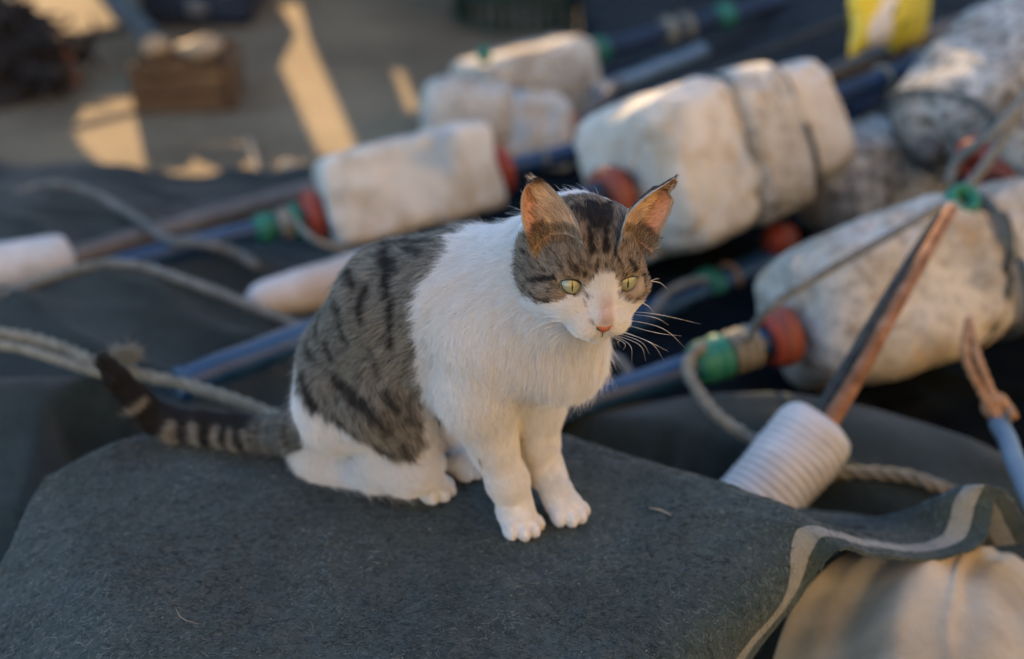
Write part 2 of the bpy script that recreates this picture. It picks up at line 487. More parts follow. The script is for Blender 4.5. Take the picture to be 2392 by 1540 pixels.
# ---- cream canvas sack, lower right
sack_m = noise_mat("cream_canvas", [(0.30, (0.24, 0.195, 0.13)), (0.5, (0.34, 0.285, 0.20)), (0.70, (0.42, 0.36, 0.265))], scale=14, detail=7, rough=0.95, bump=0.5, bump_scale=350, bump_dist=0.0006, sheen=0.2)
def pz(*r): return [Z(*q) for q in r]
SK = np.array([
    pz((1700, 1800, -.15), (1770, 1700, -.14), (1805, 1560, -.125), (1850, 1430, -.10), (1915, 1335, -.07), (2010, 1285, -.075), (2110, 1265, -.10)),
    pz((1900, 1850, -.11), (1930, 1700, -.10), (1950, 1560, -.095), (1985, 1440, -.085), (2030, 1350, -.07), (2110, 1290, -.065), (2200, 1262, -.09)),
    pz((2050, 1880, -.09), (2060, 1720, -.08), (2070, 1580, -.070), (2090, 1460, -.062), (2120, 1370, -.055), (2180, 1300, -.060), (2260, 1266, -.10)),
    pz((2200, 1880, -.10), (2210, 1720, -.08), (2210, 1590, -.068), (2220, 1480, -.060), (2235, 1400, -.060), (2262, 1330, -.070), (2330, 1290, -.11)),
    pz((2380, 1880, -.11), (2380, 1740, -.10), (2370, 1620, -.085), (2370, 1520, -.075), (2360, 1440, -.078), (2350, 1372, -.085), (2400, 1330, -.13)),
    pz((2560, 1880, -.15), (2540, 1760, -.14), (2520, 1640, -.125), (2500, 1560, -.115), (2470, 1480, -.11), (2440, 1410, -.12), (2480, 1380, -.17))])
g = cr_eval(SK, 150); g = cr_eval(g.swapaxes(0, 1), 200).swapaxes(0, 1)
u = np.linspace(0, 1, 150)[:, None]; v = np.linspace(0, 1, 200)[None, :]
def fold(c, w, a, bend=0.0): return a * np.exp(-((u - c - bend * v) / w) ** 2)
g[..., 2] += fold(0.10, 0.045, 0.004, 0.05) + fold(0.22, 0.045, -0.003, 0.03) + fold(0.40, 0.08, 0.003, 0.02) + fold(0.60, 0.07, -0.002) + fold(0.75, 0.06, 0.003, -0.05) + 0.006 * (1 - np.abs(fbm(np.stack([u * 5 + v * 1.0, v * 1.2 + u * 0, u * 0 + v * 0], -1), 1.0, 2))) ** 3  + 0.0035 * fbm(g, 16, 3)
sack = grid_mesh("canvas_sack", g, sack_m)
sol = sack.modifiers.new("thick", 'SOLIDIFY'); sol.thickness = 0.003; sol.offset = -1.0
tag(sack, "cream canvas sack bulging out from under the striped mat edge", "sack")
# ================================================================== floats, poles, ropes
def foam_mat(name, a, b_, stain, stain2, amt=0.5, scale=9.0, speck=0.0):
    m, nt, b = new_mat(name)
    tc = N(nt, "ShaderNodeTexCoord")
    n1 = N(nt, "ShaderNodeTexNoise", inp={"Scale": scale, "Detail": 7.0, "Roughness": 0.65, "Distortion": 0.6})
    n2 = N(nt, "ShaderNodeTexNoise", noise_dimensions="4D", inp={"Scale": scale * 1.7, "Detail": 6.0, "Roughness": 0.6, "Distortion": 0.4, "W": 3.0})
    n3 = N(nt, "ShaderNodeTexVoronoi", inp={"Scale": 130.0})
    for n in (n1, n2, n3): nt.links.new(tc.outputs["Object"], n.inputs["Vector"])
    base = ramp(nt, n1.outputs[0], [(0.30, a), (0.55, b_), (0.8, b_)])
    mx = N(nt, "ShaderNodeMix", data_type='RGBA')
    nt.links.new(ramp(nt, n2.outputs[0], [(0.50, (0, 0, 0)), (0.62, (amt,) * 3), (0.80, (amt,) * 3)]), mx.inputs[0])
    nt.links.new(base, mx.inputs[6]); mx.inputs[7].default_value = (*stain, 1)
    n4 = N(nt, "ShaderNodeTexNoise", noise_dimensions="4D", inp={"Scale": scale * 0.9, "Detail": 5.0, "Roughness": 0.6, "W": 9.0})
    nt.links.new(tc.outputs["Object"], n4.inputs["Vector"])
    m2 = N(nt, "ShaderNodeMix", data_type='RGBA')
    nt.links.new(ramp(nt, n4.outputs[0], [(0.56, (0, 0, 0)), (0.66, (amt,) * 3), (0.9, (amt,) * 3)]), m2.inputs[0])
    nt.links.new(mx.outputs[2], m2.inputs[6]); m2.inputs[7].default_value = (*stain2, 1)
    col = m2.outputs[2]
    if speck:
        n5 = N(nt, "ShaderNodeTexNoise", inp={"Scale": 70.0, "Detail": 4.0, "Roughness": 0.7}); nt.links.new(tc.outputs["Object"], n5.inputs["Vector"])
        m3 = N(nt, "ShaderNodeMix", data_type='RGBA'); nt.links.new(ramp(nt, n5.outputs[0], [(0.40, (speck,) * 3), (0.54, (0, 0, 0)), (1, (0, 0, 0))]), m3.inputs[0])
        nt.links.new(col, m3.inputs[6]); m3.inputs[7].default_value = (0.06, 0.06, 0.055, 1); col = m3.outputs[2]
    nt.links.new(col, b.inputs["Base Color"])
    b.inputs["Roughness"].default_value = 0.85
    b.inputs["Specular IOR Level"].default_value = 0.25
    bp = N(nt, "ShaderNodeBump", inp={"Strength": 0.5, "Distance": 0.002}); nt.links.new(n3.outputs[0], bp.inputs["Height"]); nt.links.new(bp.outputs[0], b.inputs["Normal"])
    return m
foam_w = foam_mat("white_foam", (0.38, 0.365, 0.31), (0.56, 0.545, 0.49), (0.36, 0.30, 0.21), (0.22, 0.33, 0.42), 0.75)
foam_b = foam_mat("stained_foam", (0.30, 0.285, 0.24), (0.50, 0.485, 0.43), (0.34, 0.26, 0.16), (0.25, 0.28, 0.28), 0.8, 8.0, 0.35)
foam_g = foam_mat("speckled_foam", (0.28, 0.27, 0.24), (0.46, 0.455, 0.42), (0.20, 0.17, 0.12), (0.16, 0.18, 0.18), 0.7, 10.0, 0.8)
foam_c = foam_mat("clean_foam", (0.42, 0.42, 0.40), (0.56, 0.565, 0.555), (0.38, 0.32, 0.26), (0.45, 0.42, 0.40), 0.6, 7.0)
blue_m = noise_mat("blue_pipe", [(0.3, (0.005, 0.030, 0.075)), (0.55, (0.008, 0.048, 0.115)), (0.75, (0.035, 0.085, 0.15))], scale=16, rough=0.42, bump=0.15, spec=0.5)
navy_m = noise_mat("navy_pipe", [(0.3, (0.005, 0.016, 0.040)), (0.7, (0.010, 0.032, 0.075))], scale=16, rough=0.5, bump=0.15)
paleblue_m = noise_mat("pale_blue_pipe", [(0.3, (0.09, 0.15, 0.20)), (0.7, (0.16, 0.23, 0.29))], scale=16, rough=0.5, bump=0.15)
grey_m = noise_mat("grey_pipe", [(0.3, (0.085, 0.08, 0.075)), (0.7, (0.15, 0.14, 0.13))], scale=14, rough=0.6, bump=0.3)
red_m = noise_mat("red_rubber", [(0.3, (0.22, 0.035, 0.02)), (0.7, (0.32, 0.065, 0.04))], scale=25, rough=0.5, bump=0.2)
orange_m = noise_mat("orange_plastic", [(0.3, (0.16, 0.040, 0.024)), (0.7, (0.24, 0.072, 0.045))], scale=20, rough=0.5, bump=0.2)
green_m = noise_mat("green_tape", [(0.3, (0.010, 0.11, 0.075)), (0.7, (0.025, 0.19, 0.13))], scale=30, rough=0.5, bump=0.4)
rope_m = noise_mat("cream_rope", [(0.3, (0.13, 0.125, 0.095)), (0.7, (0.26, 0.25, 0.20))], scale=60, rough=0.95, bump=0.6, bump_scale=500, bump_dist=0.001)
rope_g = noise_mat("grey_rope", [(0.3, (0.10, 0.11, 0.10)), (0.7, (0.20, 0.21, 0.20))], scale=60, rough=0.95, bump=0.6, bump_scale=500, bump_dist=0.001)
rope_o = noise_mat("tan_rope", [(0.3, (0.22, 0.12, 0.06)), (0.7, (0.42, 0.25, 0.14))], scale=60, rough=0.95, bump=0.6, bump_scale=500, bump_dist=0.001)
dark_m = noise_mat("dark_rope", [(0.3, (0.015, 0.02, 0.022)), (0.7, (0.06, 0.07, 0.07))], scale=60, rough=0.95, bump=0.6, bump_scale=400, bump_dist=0.001)
cord_m = noise_mat("blue_grey_cord", [(0.3, (0.045, 0.065, 0.072)), (0.7, (0.10, 0.13, 0.14))], scale=60, rough=0.95, bump=0.6, bump_scale=400, bump_dist=0.001)
rust_m = noise_mat("rusty_rod", [(0.3, (0.10, 0.045, 0.02)), (0.5, (0.22, 0.11, 0.06)), (0.7, (0.33, 0.20, 0.13))], scale=40, rough=0.9, bump=0.6, bump_scale=200)

def frame_of(ax, up=(0, 0, 1)):
    ax = unit(ax); s = unit(np.cross(ax, up)); u = np.cross(s, ax)
    return ax, s, u

def twist_rope(pts, rad, n, strands_n=3, pitch=None, seg=7):
    """laid rope: three strands wound round a smooth path, in one mesh"""
    P = smooth_path(pts, n); pitch = pitch or rad * 7
    s = np.concatenate([[0], np.cumsum(np.linalg.norm(np.diff(P, axis=0), axis=1))])
    T = unit(np.gradient(P, axis=0)); V, F = [], []
    a = unit(np.cross(T[0], [0.1, 0.2, 1.0])); A = []
    for t in T:
        a = unit(a - t * (a @ t)); A.append(a)
    A = np.array(A); B = np.cross(T, A)
    for k in range(strands_n):
        ph = 2 * math.pi * (s / pitch + k / strands_n)
        C_ = P + (A * np.cos(ph)[:, None] + B * np.sin(ph)[:, None]) * rad * 0.52
        v, f = tube(C_, rad * 0.56, seg); o = len(V)
        V += list(v); F += [tuple(i + o for i in q) for q in f]
    return V, F

def pole_part(name, a, b_, r0, r1, mat, parent, n=24, wob=0.002, bow=0.0):
    a, b_ = np.array(a), np.array(b_)
    t = np.linspace(0, 1, n)[:, None]
    P = a + (b_ - a) * t + np.array([0, 0, 1.0]) * (bow * 4 * t * (1 - t)) + wob * np.stack([vnoise(np.concatenate([t * 5, t * 0 + i, t * 0], 1), 1.0) for i in (1, 2, 3)], -1)
    V, F = tube(P, list(np.linspace(r0, r1, n)), 18)
    return mesh_obj(name, V, F, mat, parent)

def block(name, a, b_, w, h, mat, parent, n=4.0, rough=0.006, endn=4.0, taper=(1, 1), roll=0.0, seed=0.0, seg=56, rings=44):
    """worn foam block from a to b: superellipse section w x h, rounded ends"""
    a, b_ = np.array(a), np.array(b_); ax, s, u = frame_of(b_ - a)
    s, u = s * math.cos(roll) + u * math.sin(roll), u * math.cos(roll) - s * math.sin(roll)
    L = np.linalg.norm(b_ - a); c = (a + b_) / 2
    V, F = [], []
    for i in range(rings + 1):
        q = -math.cos(math.pi * i / rings)
        sc = max(1 - abs(q) ** endn, 0) ** (1 / endn)
        tp = taper[0] + (taper[1] - taper[0]) * (q + 1) / 2
        for j in range(seg):
            th = 2 * math.pi * j / seg
            co, si = math.cos(th), math.sin(th)
            x = math.copysign(abs(co) ** (2 / n), co) * w / 2 * sc * tp; y = math.copysign(abs(si) ** (2 / n), si) * h / 2 * sc * tp
            V.append(c + ax * q * L / 2 + s * x + u * y)
    V = np.array(V)
    nrm = unit(V - c)
    crk = (1 - np.abs(fbm(V + seed + 4, 11, 3))) ** 5                # creases of the wrapped skin
    chip = np.minimum(0, fbm(V + seed + 8, 26, 3) + 0.45)
    V = V + nrm * (0.55 * rough * fbm(V + seed, 12, 3) - 0.8 * rough * crk + 1.3 * rough * chip + 0.25 * rough * fbm(V + seed, 90, 2))[:, None]
    for i in range(rings):
        for j in range(seg):
            F.append((i * seg + j, i * seg + (j + 1) % seg, (i + 1) * seg + (j + 1) % seg, (i + 1) * seg + j))
    return mesh_obj(name, V, F, mat, parent)

def ring_part(name, c, ax, R_, r, mat, parent, squash=1.0, n=40, m=14):
    """torus-like collar round an axis"""
    ax, s, u = frame_of(ax); V, F = [], []
    for i in range(n):
        th = 2 * math.pi * i / n; d = s * math.cos(th) + u * math.sin(th)
        for j in range(m):
            ph = 2 * math.pi * j / m
            V.append(np.array(c) + d * (R_ + r * math.cos(ph)) + ax * r * squash * math.sin(ph))
    for i in range(n):
        for j in range(m):
            F.append((i * m + j, ((i + 1) % n) * m + j, ((i + 1) % n) * m + (j + 1) % m, i * m + (j + 1) % m))
    return mesh_obj(name, V, F, mat, parent)

def lash(name, c, ax, w, h, r, mat, parent, n=4.0, roll=0.0, turns=1, tilt=0.0):
    """rope lashed round a block"""
    ax, s, u = frame_of(ax)
    s, u = s * math.cos(roll) + u * math.sin(roll), u * math.cos(roll) - s * math.sin(roll)
    pts = []
    for i in range(60 * turns + 1):
        th = 2 * math.pi * i / 60; co, si = math.cos(th), math.sin(th)
        x = math.copysign(abs(co) ** (2 / n), co) * w / 2; y = math.copysign(abs(si) ** (2 / n), si) * h / 2
        pts.append(np.array(c) + s * x + u * y + ax * (r * 2.1 * i / 60 + tilt * si))
    V, F = tube(np.array(pts), r, 8)
    return mesh_obj(name, V, F, mat, parent)

def washer(c, ax, R_, th, mat, parent, name="washer"):
    ax, s, u = frame_of(ax); V, F = [], []
    prof = [(0.25, -0.5), (0.7, -0.62), (0.92, -0.45), (1.0, -0.15), (1.0, 0.15), (0.92, 0.45), (0.7, 0.62), (0.25, 0.5)]
    n = 36
    for r, z in prof:
        for i in range(n):
            a = 2 * math.pi * i / n
            V.append(np.array(c) + (s * math.cos(a) + u * math.sin(a)) * R_ * r + ax * z * th)
    m = len(prof)
    for k in range(m):
        for i in range(n):
            F.append((k * n + i, k * n + (i + 1) % n, ((k + 1) % m) * n + (i + 1) % n, ((k + 1) % m) * n + i))
    return mesh_obj(name, V, F, mat, parent)

def rope_thing(pts, rad, mat, label, group="ropes trailing over the pile", twist=True, n=160, name="rope"):
    if twist: V, F = twist_rope(pts, rad, n)
    else: V, F = tube(smooth_path(pts, n), rad, 10)
    o = mesh_obj(name, V, F, mat)
    return tag(o, label, "rope", group)
px_m = lambda p, r: r * depth_of(p) / FPX
BG = "marker buoys piled behind the cat"

# --- buoy 1: long white block just above the cat's back
a1, b1 = Z(250, 625, -.150), Z(1470, 322, -.055)
def along(a, b_, px):
    lo, hi = -0.3, 1.3
    for _ in range(40):
        mid = (lo + hi) / 2
        if proj(a + (b_ - a) * mid)[0] < px: lo = mid
        else: hi = mid
    return a + (b_ - a) * lo
B1 = empty("marker_buoy", (a1 + b1) / 2, "long white foam block on a blue pole, just above the cat's back", "marker buoy", BG)
pole_part("pole", a1, b1, .0145, .0135, blue_m, B1)
ax = b1 - a1
fa, fb = along(a1, b1, 752), along(a1, b1, 1158)
up_ = np.array([0, 0, 0.012])
block("float", fa + up_, fb + up_ - (fb - fa) * .03, .140, .128, foam_w, B1, n=7.0, rough=.006, endn=12, roll=0.42)
washer(along(a1, b1, 733), ax, .036, .022, red_m, B1); washer(along(a1, b1, 1172), ax, .034, .020, red_m, B1)
ring_part("green_collar", along(a1, b1, 620), ax, .0150, .0055, green_m, B1, 2.6)
ring_part("rope_collar", along(a1, b1, 668), ax, .0160, .0060, rope_m, B1, 1.8)
ring_part("green_collar", along(a1, b1, 692), ax, .0175, .0070, green_m, B1, 1.0)
V, F = tube(smooth_path([along(a1, b1, 690) + [0, -.02, .012], Z(740, 520, -.09) + [0, -.05, 0], Z(800, 560, -.11) + [0, -.03, 0], Z(850, 600, -.13)], 30), .004, 8)
mesh_obj("lashing", V, F, rope_m, B1)
ring_part("ring", along(a1, b1, 1270), ax, .0150, .0028, rope_m, B1, 1.0)

# --- buoy 2: the big stack of three blocks behind the head
a2, b2 = Z(1405, 452, -.030), Z(2470, 20, .060)
B2 = empty("marker_buoy", a2, "largest marker buoy, three roped white blocks right behind the cat's ears", "marker buoy", BG)
pole_part("pole", along(a2, b2, 1300), b2, .0165, .0165, navy_m, B2)
ax = b2 - a2
p0, p1, p2, p3, p4, p5 = [along(a2, b2, q) for q in (1480, 1668, 1690, 1790, 1812, 1918)]
dn = np.array([0, 0, -.008])
block("float", along(a2, b2, 1462) + dn, along(a2, b2, 1655) + dn, .215, .205, foam_w, B2, n=4.6, rough=.010, endn=5.0, roll=0.45, seed=2)
block("float", along(a2, b2, 1638) + dn, along(a2, b2, 1760) + dn, .225, .198, foam_b, B2, n=5.0, rough=.010, endn=9, roll=0.35, seed=4)
block("float", along(a2, b2, 1758) + dn, along(a2, b2, 1868) + dn, .190, .160, foam_w, B2, n=5.5, rough=.009, endn=9, roll=0.45, seed=6)
lash("lashing", along(a2, b2, 1650) + dn, ax, .208, .198, .0036, cord_m, B2, n=4.4, roll=0.45, turns=1)
lash("lashing", along(a2, b2, 1758) + dn, ax, .196, .170, .0036, cord_m, B2, n=5.0, roll=0.45, turns=1)
washer(along(a2, b2, 1428) + [0, 0, -.010], ax, .040, .026, orange_m, B2)
ring_part("rope_collar", along(a2, b2, 2060), ax, .0175, .0045, rope_m, B2, 1.0); ring_part("rope_collar", along(a2, b2, 2150), ax, .0175, .0045, rope_m, B2, 1.0)
washer(along(a2, b2, 1888), ax, .030, .016, dark_m, B2)

# --- buoy 3: front right, tapered block with blue pole and red stop
a3, b3 = Z(1240, 985, -.115), Z(2480, 560, -.030)
B3 = empty("marker_buoy", a3, "tapered off-white block with red stop and blue pole, right of the cat's chest", "marker buoy", BG)
ax = b3 - a3
pole_part("pole", a3, along(a3, b3, 1840), .0150, .0150, blue_m, B3)
pole_part("pole", along(a3, b3, 2340), b3, .0150, .0150, navy_m, B3)
sh3 = np.array([0.022, 0.035, -.006])
block("float", along(a3, b3, 1800) + sh3, along(a3, b3, 2245) + sh3, .200, .185, foam_b, B3, n=3.8, rough=.009, endn=4.2, taper=(.93, 1.05), roll=0.6, seed=8)
block("float", along(a3, b3, 2215) + sh3, along(a3, b3, 2440) + sh3, .180, .170, foam_b, B3, n=3.2, rough=.008, endn=3.6, roll=0.5, seed=9)
washer(along(a3, b3, 1822), ax, .034, .024, orange_m, B3)
ring_part("washer", along(a3, b3, 1800), ax, .022, .008, red_m, B3, 1.0)
ring_part("green_collar", along(a3, b3, 1650), ax, .0165, .0075, green_m, B3, 2.3)
ring_part("green_collar", along(a3, b3, 1680), ax, .0175, .0080, green_m, B3, 1.2)
for q in (1712, 1732, 1752):
    ring_part("rope_collar", along(a3, b3, q), ax, .0180, .0062, rope_m, B3, 1.0)
lash("lashing", along(a3, b3, 2228) + sh3, ax, .180, .168, .0045, cord_m, B3, n=3.4, roll=0.5, turns=1)
lash("lashing", along(a3, b3, 2150) + sh3, ax + np.array([0, 0, -.5]), .195, .180, .004, dark_m, B3, n=3.2, roll=0.5, turns=1)
tp = lambda px, py, z: Z(px, py, z)
V, F = twist_rope([along(a3, b3, 1735) + [0, -.012, .016], Z(1790, 725, .000), Z(1905, 650, .034), Z(2060, 560, .052), Z(2200, 480, .045)], .0042, 120)
mesh_obj("lashing", V, F, rope_g, B3)
ring_part("green_collar", Z(2245, 472, .040), ray(2245, 472) * -1 + np.array([0.4, 0, 0.6]), .013, .007, green_m, B3, 2.0)
V, F = tube(smooth_path([Z(2255, 440, .045), Z(2290, 400, .06), Z(2330, 340, .08), Z(2380, 260, .10)], 30), .006, 8)
mesh_obj("lashing", V, F, rope_g, B3)

# --- buoy 4: far left pair above (sunlit ridge) and its neighbour
a4, b4 = Z(1020, 265, -.130), Z(1700, 85, -.080)
a4, b4 = Z(1000, 225, -.12), Z(1900, -18, -.06)
B4 = empty("marker_buoy", a4, "farthest marker buoy, its grey-white block catching sun along the top edge", "marker buoy", BG)
ax = b4 - a4
pole_part("pole", along(a4, b4, 1040), b4, .0165, .0165, navy_m, B4)
block("float", along(a4, b4, 1100) + [0, 0, -.030], along(a4, b4, 1360) + [0, 0, -.030], .165, .14, foam_b, B4, n=5, rough=.009, endn=7, roll=0.25, seed=12)
ring_part("green_collar", along(a4, b4, 1398), ax, .018, .007, green_m, B4, 1.8); ring_part("green_collar", along(a4, b4, 1690), ax, .018, .006, green_m, B4, 3.0)
ring_part("rope_collar", along(a4, b4, 1560), ax, .019, .008, rope_m, B4, 1.4); ring_part("rope_collar", along(a4, b4, 1600), ax, .019, .007, rope_m, B4, 1.2)
ring_part("green_collar", Z(1130, 128, -.02), (1, .3, .2), .008, .006, green_m, B4, 1.6)

a5, b5 = Z(960, 285, -.12), Z(1400, 312, -.15)
B5 = empty("marker_buoy", a5, "two lumpy white blocks with an orange end disc, above the long white block", "marker buoy", BG)
ax = b5 - a5
block("float", along(a5, b5, 980), along(a5, b5, 1215), .150, .150, foam_b, B5, n=3.6, rough=.011, endn=4, roll=0.4, seed=14)
block("float", along(a5, b5, 1175) + [0, -.005, 0], along(a5, b5, 1322) + [0, -.005, 0], .135, .130, foam_w, B5, n=4.2, rough=.010, endn=6, roll=0.3, seed=15)
washer(along(a5, b5, 1332), ax, .030, .018, orange_m, B5)
pole_part("pole", along(a5, b5, 1335), Z(1420, 215, -.10) + [0.02, 0.05, 0], .009, .009, grey_m, B5)
ring_part("green_collar", along(a5, b5, 1352), ax, .012, .007, green_m, B5, 1.6)
lash("lashing", along(a5, b5, 1196), ax, .135, .130, .004, dark_m, B5, n=3.6, roll=0.4)

# --- buoy 6: top right, steep block with a sunlit left edge
a6, b6 = Z(2165, 365, -.015), Z(2560, -70, .16)
B6 = empty("marker_buoy", a6, "marker buoy with a steep grey block at the right edge, its left edge in sun", "marker buoy", BG)
ax = b6 - a6
block("float", along(a6, b6, 2185), along(a6, b6, 2450), .170, .150, foam_g, B6, n=3.4, rough=.010, endn=4, roll=0.2, seed=18)
pole_part("pole", along(a6, b6, 2160), b6, .014, .014, grey_m, B6)
V, F = tube(smooth_path([Z(2450, 160, .15), Z(2330, 300, .10), Z(2240, 370, .05), Z(2215, 430, .02)], 30), .006, 8); mesh_obj("lashing", V, F, rope_g, B6)
lash("lashing", along(a6, b6, 2205), ax, .160, .142, .0040, cord_m, B6, n=3.4, roll=0.2)
# --- buoy 7: right edge, brownish
a7, b7 = Z(2370, 460, .010), Z(2640, 250, .08)
B7 = empty("marker_buoy", a7, "marker buoy cut by the right edge, brownish block with an orange disc", "marker buoy", BG)
block("float", a7 + (b7 - a7) * .08, b7, .150, .150, foam_g, B7, n=3.2, rough=.010, endn=4, seed=22)
washer(Z(2335, 432, .01), b7 - a7, .034, .016, orange_m, B7); washer(Z(2290, 380, .0), b7 - a7, .036, .026, red_m, B7)
# --- loose speckled float
a8, b8 = Z(1905, 470, -.10), Z(2150, 350, -.075)
L8 = empty("foam_float", a8, "speckled grey foam float lying between the big white stack and the tapered block", "float")
block("float_block", a8, b8, .145, .140, foam_g, L8, n=3.4, rough=.010, endn=4.2, seed=25, roll=.3)
pole_part("pole", Z(1960, 560, -.17), Z(2250, 400, -.12), .013, .013, navy_m, L8)
# --- red float top right
a9, b9 = Z(2140, 215, -.03), Z(2300, 120, .0)
L9 = empty("red_float", a9, "dull red float half hidden behind the steep grey block", "float")
block("float_body", a9, b9, .085, .085, noise_mat("red_float_paint", [(0.3, (0.22, 0.035, 0.03)), (0.7, (0.34, 0.07, 0.055))], scale=12, rough=.6), L9, n=2.4, rough=.003, endn=2.6)
ring_part("collar", a9 + (b9 - a9) * .10, b9 - a9, .030, .006, grey_m, L9)
a9, b9 = Z(1790, 572, -.14), Z(1850, 550, -.14)
L9 = empty("red_float", a9, "small red float in the dark gap below the big white stack", "float")
block("float_body", a9, b9, .045, .045, red_m, L9, n=2.2, rough=.002, endn=2.4)
ring_part("collar", (a9 + b9) / 2, b9 - a9, .0215, .003, grey_m, L9)

# --- white net floats and the ribbed one
def cyl_float(label, a, b_, r0, r1, mat, holes=True, ribs=0, name="cylinder_float"):
    t = empty(name, a, label, "float")
    ax, s, u = frame_of(b_ - a); L = np.linalg.norm(b_ - a)
    prof = [(0.0, .30), (0.0, .80), (0.03, .94), (0.10, 1.0)]
    if ribs:
        prof += [(0.10 + 0.75 * i / (ribs * 8), 1.0 + 0.019 * math.sin(2 * math.pi * i / 8)) for i in range(1, ribs * 8)]
    else: prof += [(0.1 + .75 * i / 12, 1.0) for i in range(1, 12)]
    prof += [(0.86, 0.99), (0.91, .94), (0.95, .84), (0.98, .66), (1.0, .42), (1.003, .20)]
    n = 40; V, F = [], []
    for q, r in prof:
        rr_ = (r0 + (r1 - r0) * q) * r
        for j in range(n):
            th = 2 * math.pi * j / n
            V.append(a + ax * q * L + (s * math.cos(th) + u * math.sin(th)) * rr_)
    V = np.array(V); V = V + unit(V - (a + b_) / 2) * (0.0022 * fbm(V, 30, 3))[:, None]
    for k in range(len(prof) - 1):
        for j in range(n): F.append((k * n + j, k * n + (j + 1) % n, (k + 1) * n + (j + 1) % n, (k + 1) * n + j))
    F.append(tuple(range(n))[::-1]); F.append(tuple((len(prof) - 1) * n + j for j in range(n)))
    mesh_obj("float_body", V, F, mat, t)
    ring_part("eyelet", b_ + ax * .001, ax, r1 * .22, r1 * .05, mat, t)
    return t
c0, c1 = Z(-90, 645, -.115), Z(168, 603, -.115)
cyl_float("white foam cylinder cut by the left edge of the photo", c0, c1, px_m(c1, 62), px_m(c1, 60), foam_c)
c0, c1 = Z(905, 640, -.14), Z(578, 706, -.130)
cyl_float("white foam float lying left behind the cat's back, tapering to its end", c0, c1, px_m(c0, 72), px_m(c1, 40), foam_c)
rib_m = noise_mat("ribbed_plastic", [(0.3, (0.40, 0.41, 0.41)), (0.7, (0.52, 0.53, 0.53))], scale=30, rough=.45, bump=.15)
c0, c1 = Z(1712, 1240, -.125), Z(1926, 985, -.055)
rb = cyl_float("white ribbed plastic cylinder standing slanted behind the mat, right of the paws", c0, c1, px_m(c0, 94), px_m(c1, 98), rib_m, ribs=13, name="ribbed_float")
# --- rusty rod and dark stick leaning on the tapered block, set into the ribbed cylinder
t = empty("rusty_rod", Z(1930, 985, -.05), "rust-brown rod bound to a dark stick, rising from the ribbed cylinder", "rod")
def rod(name, pts, r, mat, n=70):
    P = smooth_path(pts, n); V, F = tube(P, r, 10); V = np.array(V); V += unit(V - P.mean(0)) * (0.0012 * fbm(V, 70, 3))[:, None]
    return mesh_obj(name, V, F, mat, t)
rod("rod", [Z(1938, 985, -.045), Z(2010, 865, -.005), Z(2100, 700, .045), Z(2222, 488, .085)], [.0085 - .003 * i / 69 for i in range(70)], rust_m)
rod("stick", [Z(1912, 975, -.048), Z(1985, 850, -.008), Z(2070, 700, .042), Z(2190, 500, .080)], [.0085 - .0045 * i / 69 for i in range(70)], dark_m)

# --- more poles
def lone_pole(label, a, b_, r, mat, extra=None, name="pole_pipe", bow=0.0):
    t = empty(name, a, label, "pole", "loose poles in the pile")
    pole_part("pipe", a, b_, r, r, mat, t, bow=bow)
    ring_part("end_cap", a, b_ - a, r * .8, r * .35, mat, t)
    if extra: extra(t)
    return t
lone_pole("long grey pole crossing the dark mat at the left, ending at the long white block", Z(120, 618, -.135), Z(800, 420, -.175), .0145, grey_m)
lone_pole("blue pole lying on the mat between the tail and the cat's back", Z(425, 897, -.085), Z(820, 745, -.090), .0165, blue_m)
lone_pole("grey pole above the navy one, beside the yellow bag", Z(1870, 205, -.03), Z(2330, 20, .04), .0150, grey_m)
p_a, p_b = Z(1440, 770, -.165), Z(1830, 590, -.165)
lone_pole("blue pole in the dark gap behind the cat's whiskers, with a green collar", p_a, p_b, .0165, blue_m,
          lambda t: (ring_part("green_collar", along(p_a, p_b, 1655), p_b - p_a, .0175, .008, green_m, t, 1.8), ring_part("rope_collar", along(p_a, p_b, 1702), p_b - p_a, .017, .004, rope_o, t, 1.0)))
p_c, p_d = Z(2336, 985, -.055), Z(2440, 1250, -.045)
def knot(t):
    for o in (-1, 1):
        V, F = twist_rope([Z(2262, 745, .005), Z(2268 + o * 14, 830, -.005), Z(2310 + o * 10, 930, -.035), p_c + (p_d - p_c) * .02], .0042, 90)
        mesh_obj("rope_loop", V, F, rope_o, t)
    ring_part("knot", Z(2325, 950, -.045), p_d - p_c, .008, .0055, rope_o, t, 1.8)
    V, F = tube(smooth_path([Z(2330, 955, -.045), Z(2352, 950, -.042), Z(2368, 975, -.045)], 10), .0045, 8); mesh_obj("rope_end", V, F, rope_o, t)
lone_pole("thin pale blue pole at the right edge hanging from a tan rope loop", p_c, p_d, .0088, paleblue_m, knot)
lone_pole("grey-blue pole behind the orange-ended blocks", Z(1395, 215, -.11), Z(1640, 118, -.09), .012, paleblue_m)

lone_pole("dark pole slanting behind the yellow bag towards the top right corner", Z(1990, 262, -.05), Z(2520, -30, .06), .013, navy_m)
lone_pole("thin black pole above the big white stack", Z(1560, 215, -.12), Z(2060, 10, -.03), .009, dark_m)
